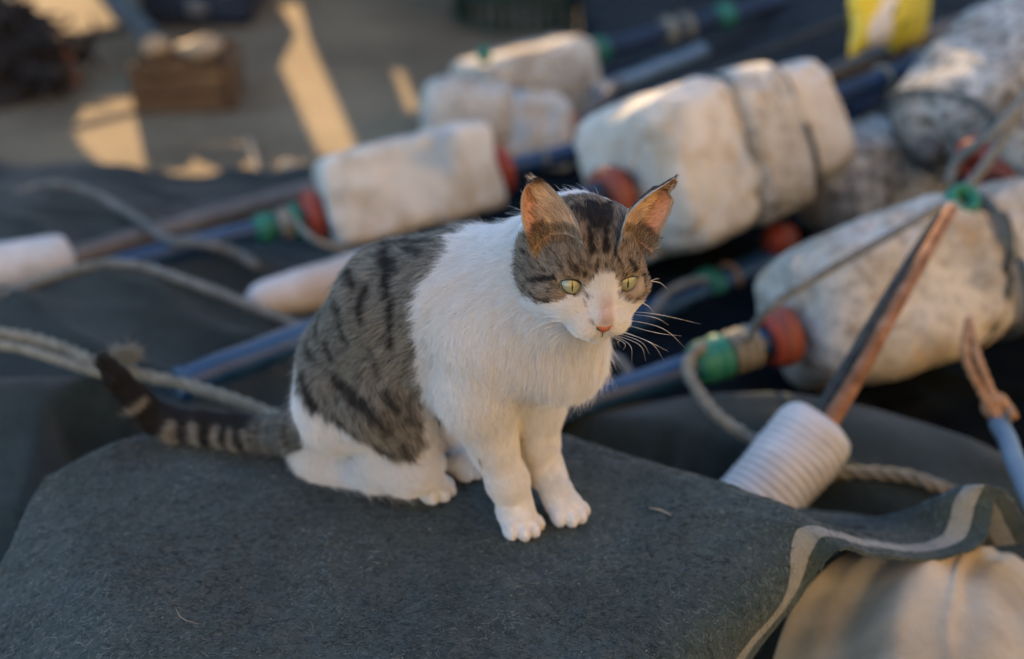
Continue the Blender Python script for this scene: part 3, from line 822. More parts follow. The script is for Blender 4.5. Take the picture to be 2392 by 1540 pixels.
# --- loose ropes
def lay(px, py, z): return Z(px, py, z)
rope_thing([lay(30, 455, -.12), lay(110, 432, -.115), lay(190, 440, -.115), lay(290, 490, -.125), lay(370, 545, -.125), lay(400, 562, -.12), lay(480, 572, -.12), lay(550, 590, -.13), lay(600, 622, -.14)], .0062, rope_g, "grey rope curving over the far left mat and under the grey pole", n=180)
rope_thing([lay(-60, 712, -.074), lay(60, 668, -.060), lay(160, 634, -.052), lay(250, 616, -.046), lay(340, 624, -.048), lay(430, 655, -.056), lay(560, 704, -.074), lay(700, 762, -.097)], .0055, rope_g, "grey rope following the crest of the left mat fold", n=180)
rope_thing([lay(-60, 772, -.022), lay(60, 788, -.022), lay(150, 815, -.025), lay(230, 850, -.028), lay(310, 872, -.034), lay(420, 896, -.042), lay(540, 932, -.050), lay(650, 975, -.058)], .0062, rope_m, "thick twisted cream rope passing behind the raised tail tip", n=260)
rope_thing([lay(-60, 800, -.026), lay(40, 812, -.026), lay(130, 838, -.028), lay(220, 868, -.032), lay(300, 882, -.036)], .0050, rope_m, "second cream rope strand beside the thick twisted one", n=160)
# frayed knot
rs_ = np.random.RandomState(5)
c = lay(290, 838, -.020); V, F = [], []
for i in range(260):
    d = unit(rs_.normal(0, 1, 3)); d[2] = abs(d[2]) * .8 - .1
    pth = [c + rs_.normal(0, .003, 3), c + d * .008 + rs_.normal(0, .002, 3), c + d * .015 + rs_.normal(0, .004, 3)]
    v, f = tube(smooth_path(pth, 5), .0005, 4); o = len(V); V += list(v); F += [tuple(k + o for k in q) for q in f]
kn = mesh_obj("rope_tuft", V, F, rope_m); tag(kn, "frayed white tuft of rope end by the black tail tip", "rope end")
rope_thing([along(a3, b3, 1640) + [0, 0, .020], Z(1606, 850, -.062), Z(1625, 905, -.066), Z(1680, 975, -.076), Z(1785, 1045, -.090)], .0062, rope_m, "cream rope loop hanging from the green collar of the tapered block's pole", n=110)
rope_thing([Z(1925, 1108, -.115), Z(2010, 1104, -.108), Z(2110, 1112, -.105), Z(2180, 1132, -.108), Z(2260, 1165, -.12)], .0065, rope_m, "cream rope lying on dark felt behind the ribbed cylinder", n=120)
rope_thing([Z(1520, 735, -.13), Z(1560, 685, -.125), Z(1610, 660, -.125), Z(1650, 655, -.13)], .0055, rope_g, "short pale rope arc at the green collar behind the whiskers", n=60)
rope_thing([Z(1405, 830, -.11), Z(1445, 840, -.10), Z(1470, 875, -.11)], .0055, rope_g, "short grey rope bend next to the cat's chest", n=50)

# --- yellow plastic bag
bag_m, nt, b = new_mat("yellow_bag")
uvn = N(nt, "ShaderNodeUVMap", uv_map="UVMap"); sp = N(nt, "ShaderNodeSeparateXYZ"); nt.links.new(uvn.outputs[0], sp.inputs[0])
nz = N(nt, "ShaderNodeTexNoise", inp={"Scale": 5.0, "Detail": 3.0}); nt.links.new(uvn.outputs[0], nz.inputs["Vector"])
q = N(nt, "ShaderNodeMath", operation='MULTIPLY_ADD'); nt.links.new(nz.outputs[0], q.inputs[0]); q.inputs[1].default_value = .25; nt.links.new(sp.outputs[0], q.inputs[2])
yl = (0.62, 0.50, 0.035)
c1_ = ramp(nt, q.outputs[0], [(0.28, yl), (0.33, (0.66, 0.64, 0.60)), (0.50, (0.66, 0.64, 0.60)), (0.56, yl), (1.0, (0.50, 0.45, 0.05))])
vn = N(nt, "ShaderNodeTexVoronoi", inp={"Scale": 5.0}); nt.links.new(uvn.outputs[0], vn.inputs["Vector"])
mx = N(nt, "ShaderNodeMix", data_type='RGBA'); nt.links.new(ramp(nt, vn.outputs[0], [(0.10, (1, 1, 1)), (0.20, (0, 0, 0)), (1, (0, 0, 0))]), mx.inputs[0]); nt.links.new(c1_, mx.inputs[6]); mx.inputs[7].default_value = (.04, .12, .03, 1)
nt.links.new(mx.outputs[2], b.inputs["Base Color"]); b.inputs["Roughness"].default_value = .3
b.inputs["Transmission Weight"].default_value = 0.0
B0 = Z(1955, 130, .035); B1_ = Z(2120, 60, .06)
ex = Z(2180, 95, .035) - Z(1950, 140, .035); ez = np.array([0.02, .10, .22])
gu, gv = np.meshgrid(np.linspace(0, 1, 40), np.linspace(0, 1, 40))
shp = []
for side in (1, -1):
    bul = side * 0.035 * (np.sin(np.pi * gu) * np.sin(np.pi * np.clip(gv, 0, 1))) ** .5
    base = Z(1955, 135, .03)
    P_ = base + gu[..., None] * ex + gv[..., None] * ez + bul[..., None] * unit(np.cross(ez, ex)) * -1 + (0.008 * fbm(np.stack([gu * 1.0, gv, gu * 0 + side], -1), 6, 3))[..., None] * np.array([1, 1, 1.0])
    P_ = P_ + (0.05 * (0.5 - gu) * (1 - gv))[..., None] * unit(ex) * 1.0
    shp.append(P_)
bagV = np.concatenate([shp[0].reshape(-1, 3), shp[1].reshape(-1, 3)])
idx = np.arange(1600).reshape(40, 40); f1 = np.stack([idx[:-1, :-1], idx[:-1, 1:], idx[1:, 1:], idx[1:, :-1]], -1).reshape(-1, 4)
uvb = np.stack([gu, gv], -1).reshape(-1, 2)
bag = mesh_obj("plastic_bag", bagV, np.concatenate([f1, f1[:, ::-1] + 1600]), bag_m, uvs=np.concatenate([uvb, uvb]))
tag(bag, "shiny yellow and white plastic bag standing on the poles at the top", "bag")
# ================================================================== the quay behind
def box_part(name, c, sx, sy, sz, rot, mat, parent, bev=0.004):
    """rounded box standing on c"""
    me = bpy.data.meshes.new(name); import bmesh
    bm = bmesh.new(); bmesh.ops.create_cube(bm, size=1.0)
    for v in bm.verts: v.co = Vector((v.co.x * sx, v.co.y * sy, (v.co.z + .5) * sz))
    if bev: bmesh.ops.bevel(bm, geom=bm.edges[:], offset=bev, segments=2, affect='EDGES')
    ro = Matrix.Rotation(rot, 4, 'Z')
    for v in bm.verts: v.co = ro @ v.co + Vector(c)
    bm.to_mesh(me); bm.free(); me.materials.append(mat)
    o = bpy.data.objects.new(name, me); C.objects.link(o)
    if parent is not None:
        o.parent = parent; o.matrix_parent_inverse = Matrix.Translation(-Vector(parent.location))
    return o
card_m = noise_mat("brown_board", [(0.3, (0.085, 0.048, 0.022)), (0.7, (0.15, 0.085, 0.040))], scale=12, rough=.8)
gb = Z(425, 262, GZ)
t = empty("wooden_crate", gb, "small brown wooden crate on the quay with sunlit packets on top", "crate")
w_ = px_m(gb, 205)
for k, (z0, hh) in enumerate(((0.004, .030), (.040, .030), (.076, .022))):
    box_part("side_board", gb + [0, 0, z0], w_, .012, hh, .08, card_m, t, .002)
    box_part("side_board", gb + [0, .16, z0], w_, .012, hh, .08, card_m, t, .002)
for s in (-1, 1):
    box_part("end_board", gb + [s * (w_ / 2 + .006), .08 + s * .006, .002], .012, .17, .094, .08, card_m, t, .002)
box_part("bottom", gb + [0, .08, .002], w_ - .01, .15, .008, .08, card_m, t, 0)
pk_m = noise_mat("pale_packet", [(0.3, (0.28, 0.20, 0.12)), (0.7, (0.40, 0.30, 0.18))], scale=12, rough=.7)
p = Z(475, 150, GZ + .115)
for (px, s, lab) in ((470, .045, "larger sunlit pale packet on the brown crate"), (365, .026, "smaller round pale packet on the left of the brown crate")):
    c = gb + [(px - 425) * .00088, .045, .098]
    V, F = [], []
    for i in range(13):
        ph = math.pi * i / 12
        for j in range(24):
            th = 2 * math.pi * j / 24
            V.append(c + np.array([s * math.sin(ph) * math.cos(th), s * .8 * math.sin(ph) * math.sin(th), .018 + .018 * math.cos(ph) * (1.0 + .35 * math.sin(2 * th + px))]) * [1 + .25 * math.sin(3 * th + px), 1, 1])
    for i in range(12):
        for j in range(24): F.append((i * 24 + j, (i + 1) * 24 + j, (i + 1) * 24 + (j + 1) % 24, i * 24 + (j + 1) % 24))
    o = mesh_obj("packet", V, F, pk_m); tag(o, lab, "packet")
# navy crate at the top, with a slatted side
navy_c = noise_mat("navy_plastic", [(0.3, (0.010, 0.016, 0.030)), (0.7, (0.020, 0.030, 0.05))], scale=8, rough=.5)
c = Z(462, 66, GZ)
t = empty("plastic_crate", c, "dark navy plastic crate standing on the quay at the top left", "crate")
wd = px_m(c, 245)
for s in (-1, 1):
    box_part("side_wall", c + [s * wd / 2, .16, .02], .014, .32, .12, 0, navy_c, t)
for k in range(3):
    box_part("slat", c + [0, 0, .02 + k * .042], wd, .014, .033, 0, navy_c, t)
    box_part("slat", c + [0, .32, .02 + k * .042], wd, .014, .033, 0, navy_c, t)
box_part("bottom", c + [0, .16, .006], wd, .32, .012, 0, navy_c, t)
box_part("latch", c + [wd * .02, -.014, .035], .045, .014, .035, 0, noise_mat("steel", [(0.3, (0.3, 0.3, 0.3)), (0.7, (0.4, 0.4, 0.4))], rough=.3, metallic=.8), t)
# grey-blue slanted beam of a bench or trailer
beam_m = noise_mat("grey_blue_paint", [(0.3, (0.055, 0.070, 0.072)), (0.7, (0.085, 0.105, 0.108))], scale=10, rough=.6)
t = empty("trailer_arm", Z(395, 150, GZ), "grey-blue steel arm slanting down to the quay beside the brown crate", "trailer arm")
pa, pb = Z(395, 140, GZ + .03), Z(215, -60, GZ + .12)
for nm, a_, b__, r in (("arm", pb, pa, .032), ("foot", pa, Z(398, 152, GZ), .040)):
    V, F = tube(np.linspace(a_, b__, 6), r, 4); mesh_obj(nm, V, F, beam_m, t, smooth=False)
# dark heap of net with floats at the left edge
net_m = noise_mat("old_net", [(0.3, (0.010, 0.010, 0.010)), (0.6, (0.03, 0.025, 0.022)), (0.75, (0.06, 0.035, 0.02))], scale=40, rough=.95, bump=.8, bump_scale=120, bump_dist=.006)
c = Z(-25, 225, GZ)
t = empty("fishing_net", c, "tangled dark fishing net heaped on the quay at the left edge", "fishing net")
V, F = [], []
rs_ = np.random.RandomState(9)
for i in range(420):
    a0 = rs_.uniform(0, 2 * math.pi); r0 = .14 * math.sqrt(rs_.rand())
    p0 = c + [r0 * math.cos(a0) - .02, r0 * math.sin(a0) * 1.2 + .10, 0]; hgt_ = .13 * (1 - (r0 / .19) ** 2) + .03
    pth = [p0 + [0, 0, rs_.uniform(0, hgt_)]]
    for k in range(3): pth.append(pth[-1] + rs_.normal(0, .028, 3) * [1, 1, .35])
    pth = [np.maximum(q_, [-9, -9, GZ + .006]) for q_ in pth]
    v, f = tube(smooth_path(pth, 10), rs_.uniform(.003, .009), 5); o = len(V); V += list(v); F += [tuple(k + o for k in q_) for q_ in f]
no = mesh_obj("net_tangle", V, F, net_m, t)
V, F = [], []
for i in range(21):
    for j in range(28):
        ph, th = math.pi * i / 40, 2 * math.pi * j / 28
        d = np.array([math.sin(ph) * math.cos(th) * .17, math.sin(ph) * math.sin(th) * .19, math.cos(ph) * .12])
        V.append(c + [-.02, .10, 0] + d * (1 + .25 * float(vnoise(np.array([d]) , 14)[0])))
for i in range(20):
    for j in range(28): F.append((i * 28 + j, (i + 1) * 28 + j, (i + 1) * 28 + (j + 1) % 28, i * 28 + (j + 1) % 28))
mesh_obj("net_core", V, F, net_m, t)
t = empty("stick", Z(170, 200, GZ), "thin reddish stick leaning against the dark net", "stick")
V, F = tube(smooth_path([Z(180, 205, GZ + .005), Z(163, 145, GZ + .05), Z(140, 88, GZ + .10)], 14), [.011 - .004 * i / 13 for i in range(14)], 8)
mesh_obj("shaft", V, F, noise_mat("red_wood", [(0.3, (0.10, 0.04, 0.02)), (0.7, (0.16, 0.07, 0.035))]), t)
V, F = tube(smooth_path([Z(160, 140, GZ + .055), Z(190, 105, GZ + .07), Z(232, 88, GZ + .08)], 10), .005, 8); mesh_obj("twig", V, F, net_m, t)
# green wire basket at the top
wire_m = noise_mat("dark_green_wire", [(0.3, (0.012, 0.03, 0.02)), (0.7, (0.03, 0.06, 0.04))], rough=.5)
c = Z(1215, 78, GZ)
t = empty("wire_basket", c, "round dark green wire basket on the quay at the top centre", "basket")
Rb = px_m(c, 158)
def ringw(z, R_, r): ring_part("hoop", c + [0, Rb, z], (0, 0.001, 1), R_, r, wire_m, t, n=60, m=8)
for z in (.008, .07, .14, .21, .28): ringw(z, Rb, .006)
for k in range(34):
    a_ = 2 * math.pi * k / 34; p = c + [Rb * math.cos(a_), Rb + Rb * math.sin(a_), 0]
    V, F = tube([p + [0, 0, .0], p + [0, 0, .14], p + [0, 0, .28]], .0042 if k % 4 else .008, 6); mesh_obj("wire", V, F, wire_m, t)
# sunlit pale plank edge beside the tarpaulin
t = mesh_obj("curved_offcut", *tube(smooth_path([Z(668, 385, GZ + .01), Z(690, 408, GZ + .012), Z(730, 412, GZ + .012), Z(760, 400, GZ + .012)], 20), .011, 8), noise_mat("pale_wood", [(0.3, (0.4, 0.3, 0.18)), (0.7, (0.5, 0.38, 0.25))]))
tag(t, "curved pale offcut on the quay at the left end of the long white block", "offcut")
V, F = tube(smooth_path([Z(580, 330, GZ + .006), Z(596, 375, GZ + .008), Z(600, 410, GZ + .006)], 12), .006, 7)
tag(mesh_obj("twig", V, F, bpy.data.materials["pale_wood"]), "thin pale twig lying on the bare quay", "twig")
# gaps cut in the added wall to put sun on these edges
def spot3(c, w, h):
    u, v = to_wall(np.array(c)); HOLES.append([(u - w / 2, v - h / 2), (u + w / 2, v - h / 2), (u + w / 2, v + h / 2), (u - w / 2, v + h / 2)])
def edge_light(p0, p1, w, n=(0, 0, 1)):
    """light that skims along an upper edge from p0 to p1"""
    u0, v0 = to_wall(np.array(p0)); u1, v1 = to_wall(np.array(p1))
    if u0 > u1: u0, v0, u1, v1 = u1, v1, u0, v0
    HOLES.append([(u0, v0), (u1, v1), (u1, v1 + w), (u0, v0 + w)])
HOLES.append([(.33, .612), (.40, .648), (.548, .652), (.548, .71), (.40, .705), (.33, .675)])
HOLES.append([(.295, .998), (.36, 1.055), (.41, 1.066), (.41, 1.112), (.34, 1.100), (.280, 1.04)])
HOLES.append([(.500, 1.072), (.57, 1.062), (.57, 1.098), (.500, 1.105)])
HOLES.append([(.71, 1.015), (.765, 1.072), (.85, 1.095), (.85, 1.145), (.75, 1.125), (.695, 1.06)])
HOLES.append([(-.175, .365), (-.03, .36), (-.03, .45), (-.175, .45)])
sunspot([(1335, 82, GZ), (1375, 88, GZ), (1480, -25, GZ), (1410, -35, GZ)])
sunspot([(650, 380, GZ), (740, 382, GZ), (740, 432, GZ), (650, 430, GZ)])
# ---- added sun-blocking wall with its gaps (unseen, behind and to the left)
from mathutils.geometry import tessellate_polygon
def sun_screen():
    outer = [(-3.4, GZ + 0.0), (5.2, GZ + 0.0), (5.2, 2.4), (-3.4, 2.4)]
    loops = [[Vector((x, y, 0)) for x, y in outer]] + [[Vector((x, y, 0)) for x, y in h] for h in HOLES]
    tri = tessellate_polygon(loops)
    flat = [v for l in loops for v in l]
    th = 0.02
    V = [SH * (WD + s * th) + ST * v.x + np.array([0, 0, v.y]) for s in (0, 1) for v in flat]
    n = len(flat)
    F = [tuple(t) for t in tri] + [tuple(i + n for i in reversed(t)) for t in tri]
    k = 0
    for l in loops:
        for i in range(len(l)):
            a, b_ = k + i, k + (i + 1) % len(l)
            F.append((a, b_, b_ + n, a + n))
        k += len(l)
    o = mesh_obj("sun_screen_wall", V, F, noise_mat("sun_screen_paint", [(0.3, (0.10, 0.13, 0.15)), (0.7, (0.16, 0.19, 0.21))], scale=3, rough=0.7), smooth=False)
    tag(o, "unseen blue-grey wall added behind left to block the sun, gaps cut for sun patches", "wall")
sun_screen()
# unseen sunlit wall added behind the camera to bounce warm fill light
c = np.array([2.4, -2.3, 0]); nrm = unit(np.array([-0.62, 0.78, 0])); tn = np.array([-nrm[1], nrm[0], 0])
V = []
for s in (0, 0.25):
    for a, z in ((-3.6, GZ), (3.6, GZ), (3.6, 4.2), (-3.6, 4.2)):
        V.append(c + tn * a - nrm * s + np.array([0, 0, z]))
HWALL = 1
hw = mesh_obj("bounce_wall", V, [(0, 1, 2, 3), (7, 6, 5, 4), (0, 4, 5, 1), (1, 5, 6, 2), (2, 6, 7, 3), (3, 7, 4, 0)], noise_mat("bounce_wall_render", [(0.3, (0.52, 0.37, 0.14)), (0.7, (0.62, 0.45, 0.18))], scale=2, rough=0.9), smooth=False)
tag(hw, "unseen sandy wall added behind the camera to bounce warm light", "wall")
# ================================================================== the cat
CA = np.array([0.85, -0.527, 0.0])          # body axis, rump to chest
CL = np.array([0.527, 0.85, 0.0])           # towards the cat's left (far) side
CO = np.array([-0.12, 0.01, 0.0])

def S(px, py, t=0.0):
    d = ray(px, py)
    return CAM + d * (((CO - CAM) @ CL + t) / (d @ CL))
def rp(p, r):                                # radius given in pixels of the view
    return r * depth_of(p) / FPX
def bc(p):                                   # body coordinates s, t, z
    q = np.asarray(p) - CO
    return np.stack([q @ CA, q @ CL, q[..., 2]], -1)

# head frame
YAW, HPIT, ROLL = R(17), R(9), R(-3.0)
HF = np.array([math.sin(YAW) * math.cos(HPIT), -math.cos(YAW) * math.cos(HPIT), -math.sin(HPIT)])
HR = np.array([math.cos(YAW), math.sin(YAW), 0.0])
HU = np.cross(HF, HR) * -1.0
HU = HU if HU[2] > 0 else -HU
HR, HU = HR * math.cos(ROLL) + HU * math.sin(ROLL), HU * math.cos(ROLL) - HR * math.sin(ROLL)
EYEMID = on_y(1401, 667, -0.143)
cm = 0.01
HC = EYEMID - HF * 2.75 * cm - HU * 0.35 * cm
def H(x, y, z): return HC + (HR * x + HF * y + HU * z) * cm
def hc_(p):
    q = (np.asarray(p) - HC) / cm
    return np.stack([q @ HR, q @ HF, q @ HU], -1)
def HP(px, py, y):
    d = ray(px, py)
    return CAM + d * (((HC - CAM) @ HF + y * cm) / (d @ HF))

prims = []      # kind, data, k, flow(vec), hairlen(m), lift
def flow_px(px, py, t, dx, dy, dt=0.0):
    return unit(S(px + dx, py + dy, t + dt) - S(px, py, t))
def cap(a, b, ra, rb, k, flow=None, hl=0.010, lift=0.25):
    a, b = np.asarray(a, float), np.asarray(b, float)
    prims.append(('c', (a, b, ra, rb), k, unit(b - a) if flow is None else flow, hl, lift))
def ell(c, r, k, axes=None, flow=(0, 0, -1), hl=0.01, lift=0.25):
    prims.append(('e', (np.asarray(c, float), np.array(r, float), np.eye(3) if axes is None else np.array(axes)), k, np.array(flow, float), hl, lift))
def scap(pts, k, hl, t=None, lift=0.25, flow=None):
    """chain of capsules, pts: (px, py, t, rpx)"""
    for q0, q1 in zip(pts[:-1], pts[1:]):
        a, b = S(q0[0], q0[1], q0[2]), S(q1[0], q1[1], q1[2])
        cap(a, b, rp(a, q0[3]), rp(b, q1[3]), k, flow, hl, lift)

# torso (flows run nape -> rump along the back, downwards on the flank)
scap([(800, 985, 0.0, 104), (840, 860, 0.0, 128)], 0.02, 0.0075, flow=flow_px(820, 920, 0, -0.7 * 100, 80))
scap([(840, 860, 0.0, 128), (950, 735, 0.0, 158)], 0.02, 0.0085, flow=flow_px(900, 800, 0, -100, 75))
scap([(950, 735, 0.0, 158), (1085, 700, 0.0, 134)], 0.02, 0.011, flow=flow_px(1000, 720, 0, -100, 32))
scap([(1085, 700, 0.0, 134), (1225, 770, 0.0, 130)], 0.03, 0.011, flow=flow_px(1100, 720, 0, -62, 78))
scap([(1225, 770, 0.0, 125), (1290, 810, 0.0, 92)], 0.03, 0.012, flow=flow_px(1200, 770, 0, 20, 110))
scap([(900, 830, 0.0, 130), (1100, 850, 0.0, 115)], 0.03, 0.014, flow=flow_px(1000, 850, 0, -45, 95))
# chest ruff below the head
ell(S(1318, 830, 0.0), [0.025, 0.024, 0.027], 0.02, flow=flow_px(1300, 800, 0, 8, 100), hl=0.013, lift=0.3)
# neck
cap(S(1130, 690, 0.0), H(0, -2.5, -0.5), rp(S(1150, 690), 122), 0.036, 0.025, flow=flow_px(1150, 650, 0, -95, 42), hl=0.012)
cap(S(1240, 775, 0.0), H(0, -0.8, -2.4), rp(S(1200, 800), 90), 0.030, 0.022, flow=flow_px(1250, 700, 0, -15, 90), hl=0.013)
# thighs and haunches
for sgn, dx in ((-1, 0), (1, 0)):
    t = sgn * 0.036
    o = (0, 0) if sgn < 0 else (50, -10)
    scap([(795 + o[0], 950 + o[1], t, 100), (905 + o[0], 950 + o[1], t, 88)], 0.018, 0.0085, flow=flow_px(850, 950, t, 42, 88), lift=0.3)
    scap([(905 + o[0], 950 + o[1], t, 88), (950 + o[0], 1010 + o[1], t, 62)], 0.018, 0.010, flow=flow_px(900, 980, t, 50, 80), lift=0.35)
# rump base and hock
ell(S(765, 1045, -0.030), [0.030, 0.024, 0.028], 0.015, flow=flow_px(760, 1040, 0, -20, 100), hl=0.010, lift=0.3)
scap([(770, 1082, -0.034, 50), (880, 1092, -0.038, 44), (960, 1115, -0.040, 36)], 0.012, 0.009, flow=flow_px(900, 1100, 0, 80, 35), lift=0.3)
scap([(905, 1050, -0.036, 55), (985, 1080, -0.036, 40)], 0.015, 0.010, flow=flow_px(900, 1100, 0, 60, 60), lift=0.3)
scap([(960, 1040, 0.030, 50), (1050, 1062, 0.034, 34)], 0.012, 0.008, flow=flow_px(900, 1100, 0, 80, 35))

def paw(c, d, s=1.0, k=0.0035):
    d = unit(np.array([d[0], d[1], 0.0])); l = np.array([-d[1], d[0], 0.0]); u = np.array([0, 0, 1.0])
    c = np.array([c[0], c[1], 0.0])
    ell(c + u * 0.0115 * s, [0.0165 * s, 0.0150 * s, 0.0115 * s], 0.009, [d, l, u], flow=d * 0.9 + u * -0.3, hl=0.0028, lift=0.12)
    first = True
    for lat, fw, r in ((-0.0122, 0.0085, 0.0050), (-0.0043, 0.0140, 0.0053), (0.0045, 0.0140, 0.0053), (0.0122, 0.0080, 0.0050)):
        cc = c + d * fw * s + l * lat * s + u * 0.0070 * s
        prims.append(('e', (cc, np.array([r * 1.9, r, r * 1.42]) * s, np.array([unit(d + l * lat * 14), unit(l - d * lat * 14), u])), 0.0012 if not first else 0.004, d * 0.9 + u * -0.35, 0.0018, 0.12))
        first = False

PAWN, PAWF, PAWH, PAWG = on_z(1208, 1208, 0.010), on_z(1316, 1178, 0.010), on_z(1000, 1130, 0.009), on_z(1078, 1082, 0.009)
# front legs: shoulder, elbow, wrist
scap([(1135, 800, -0.026, 96), (1120, 925, -0.028, 74), (1148, 1030, -0.024, 50)], 0.022, 0.008, lift=0.2, flow=flow_px(1100, 900, 0, 12, 100))
def leg(a, b, w, ra, rb, rw):
    cap(a, b, ra, rb, 0.012, hl=0.006, lift=0.18)
    cap(b, w, rb, rw, 0.010, hl=0.005, lift=0.16)
LN = S(1150, 1030, -0.024)
leg(LN, S(1183, 1120, -0.021), PAWN + np.array([-0.003, 0.006, 0.012]), rp(LN, 47), rp(LN, 42), rp(LN, 41))
scap([(1262, 850, 0.018, 76), (1254, 950, 0.018, 50), (1258, 1030, 0.018, 38)], 0.018, 0.007, lift=0.18)
LF = S(1258, 1030, 0.018)
leg(LF, S(1273, 1095, 0.019), PAWF + np.array([-0.007, 0.006, 0.012]), rp(LF, 37), rp(LF, 35), rp(LF, 36))
paw(PAWN, (0.52, -0.85), 0.93)
paw(PAWF, (0.55, -0.80), 0.91)
cap(S(945, 1112, -0.040), PAWH + np.array([-0.006, 0.004, 0.010]), 0.0125, 0.0105, 0.010, hl=0.006, lift=0.2)
paw(PAWH, (0.85, -0.50), 0.92)
paw(PAWG, (0.80, -0.40), 0.85)

# tail along the mat
tail_px = [(745, 1000, 0.040), (690, 1010, 0.030), (640, 1015, 0.020), (560, 1012, 0.0160), (480, 1003, 0.0150), (410, 996, 0.0150), (365, 978, 0.020), (325, 940, 0.033), (280, 893, 0.050), (248, 852, 0.064)]
tail_r = [50, 44, 39, 35, 33, 32, 31, 29, 25, 16]
TAIL = [on_z(a, b, c) for a, b, c in tail_px]
TAIL[-3] = on_y(325, 940, TAIL[-4][1] - 0.000); TAIL[-2] = on_y(280, 893, TAIL[-4][1] + 0.002); TAIL[-1] = on_y(246, 850, TAIL[-4][1] + 0.004)
for i in range(len(TAIL) - 1):
    cap(TAIL[i], TAIL[i + 1], rp(TAIL[i], tail_r[i]), rp(TAIL[i + 1], tail_r[i + 1]), 0.008 if i < 2 else 0.003, hl=0.009 if i < 7 else 0.008, lift=0.25)

# head
def hell(x, y, z, rx, ry, rz, k, flow, hl, lift=0.15, tilt=0.0):
    ct, st = math.cos(tilt), math.sin(tilt)
    ax = [HR, HF * ct + HU * st, HU * ct - HF * st]
    prims.append(('e', (H(x, y, z), np.array([rx, ry, rz]) * cm, np.array(ax)), k * cm, HR * flow[0] + HF * flow[1] + HU * flow[2], hl, lift))
hell(0, -0.7, 1.05, 3.55, 3.7, 3.05, 2.0, (0, -0.9, 0.35), 0.005)
for sx in (-1, 1):
    hell(sx * 2.25, 0.2, -0.75, 1.78, 2.3, 1.75, 1.2, (sx * 0.7, -0.8, -0.25), 0.006, 0.18)
    hell(sx * 1.75, 1.75, 1.25, 1.25, 1.15, 0.75, 0.9, (sx * 0.35, -0.7, 0.6), 0.005)          # brow
    hell(sx * 2.45, 1.75, -0.55, 1.25, 1.2, 0.9, 0.9, (sx * 0.8, -0.6, -0.2), 0.006)           # cheek bone
for sx in (-1, 1):
    hell(sx * 2.4, -1.6, 1.7, 1.5, 1.3, 1.3, 1.2, (sx * 0.3, -0.8, 0.4), 0.005)            # ear roots
hell(0, 1.8, 1.05, 1.15, 1.4, 1.1, 1.2, (0, -0.6, 0.8), 0.0045)
hell(0, 2.35, -1.55, 1.85, 1.7, 1.15, 1.2, (0, -0.7, -0.5), 0.006)                             # jaw
prims.append(('c', (H(0, 2.3, 0.75), H(0, 3.95, -1.10), 0.90 * cm, 0.66 * cm), 0.008, HR * 0 + HF * -0.75 + HU * 0.6, 0.0028, 0.12))  # bridge
hell(0, 4.22, -1.32, 0.62, 0.42, 0.42, 0.5, (0, -0.6, 0.8), 0.0018, 0.1)                       # nose tip
for sx in (-1, 1):
    hell(sx * 1.45, 2.3, -1.25, 1.25, 1.25, 1.10, 1.0, (sx * 0.75, -0.6, -0.25), 0.006)        # cheek to muzzle
    hell(sx * 0.88, 3.50, -2.0, 1.10, 1.00, 0.85, 0.5, (sx * 0.75, -0.5, -0.35), 0.0045)       # whisker pad
hell(0, 3.30, -2.80, 0.90, 0.80, 0.60, 0.5, (0, -0.8, -0.5), 0.004)                            # chin

EYR = 0.98 * cm
EYES = []
for sx, gp in ((-1, (1336, 668)), (1, (1466, 663))):
    ec = H(sx * 1.93, 2.02, 0.30)
    d = unit(ray(*gp)); oc = CAM - ec
    b = oc @ d; tt = -b - math.sqrt(max(b * b - (oc @ oc - EYR ** 2), 0))
    EYES.append((ec, unit(CAM + d * tt - ec)))

def prim_d(pr, P):
    kind, data = pr[0], pr[1]
    if kind == 'c':
        a, b, ra, rb = data
        ba = b - a; pa = P - a
        t = np.clip((pa @ ba) / (ba @ ba), 0, 1)
        return np.linalg.norm(pa - t[:, None] * ba, axis=1) - (ra + (rb - ra) * t)
    c, r, ax = data
    q = (P - c) @ ax.T
    k0 = np.linalg.norm(q / r, axis=1); k1 = np.linalg.norm(q / r ** 2, axis=1)
    return np.where(k0 < 1e-6, -r.min(), k0 * (k0 - 1) / np.maximum(k1, 1e-9))

def sdf(P):
    P = np.asarray(P, float)
    d = np.full(len(P), 10.0)
    for pr in prims:
        kind, data = pr[0], pr[1]
        if kind == 'c': lo = np.minimum(data[0], data[1]) - max(data[2], data[3]); hi = np.maximum(data[0], data[1]) + max(data[2], data[3])
        else: lo = data[0] - data[1].max(); hi = data[0] + data[1].max()
        m = np.all((P > lo - 0.05) & (P < hi + 0.05), axis=1)
        if not m.any(): continue
        e = prim_d(pr, P[m]); k = pr[2]; dm = d[m]
        h = np.maximum(k - np.abs(dm - e), 0) / k
        d[m] = np.minimum(dm, e) - h * h * k * 0.25
    for ec, g in EYES:                           # eye sockets
        c = ec + g * EYR * 0.60
        e = EYR * 0.72 - np.linalg.norm(P - c, axis=1)
        k = 0.0015
        h = np.maximum(k - np.abs(d - e), 0) / k
        d = np.maximum(d, e) + h * h * k * 0.25
    return np.maximum(d, -(P[:, 2] - 0.0012))    # flat where it sits on the mat

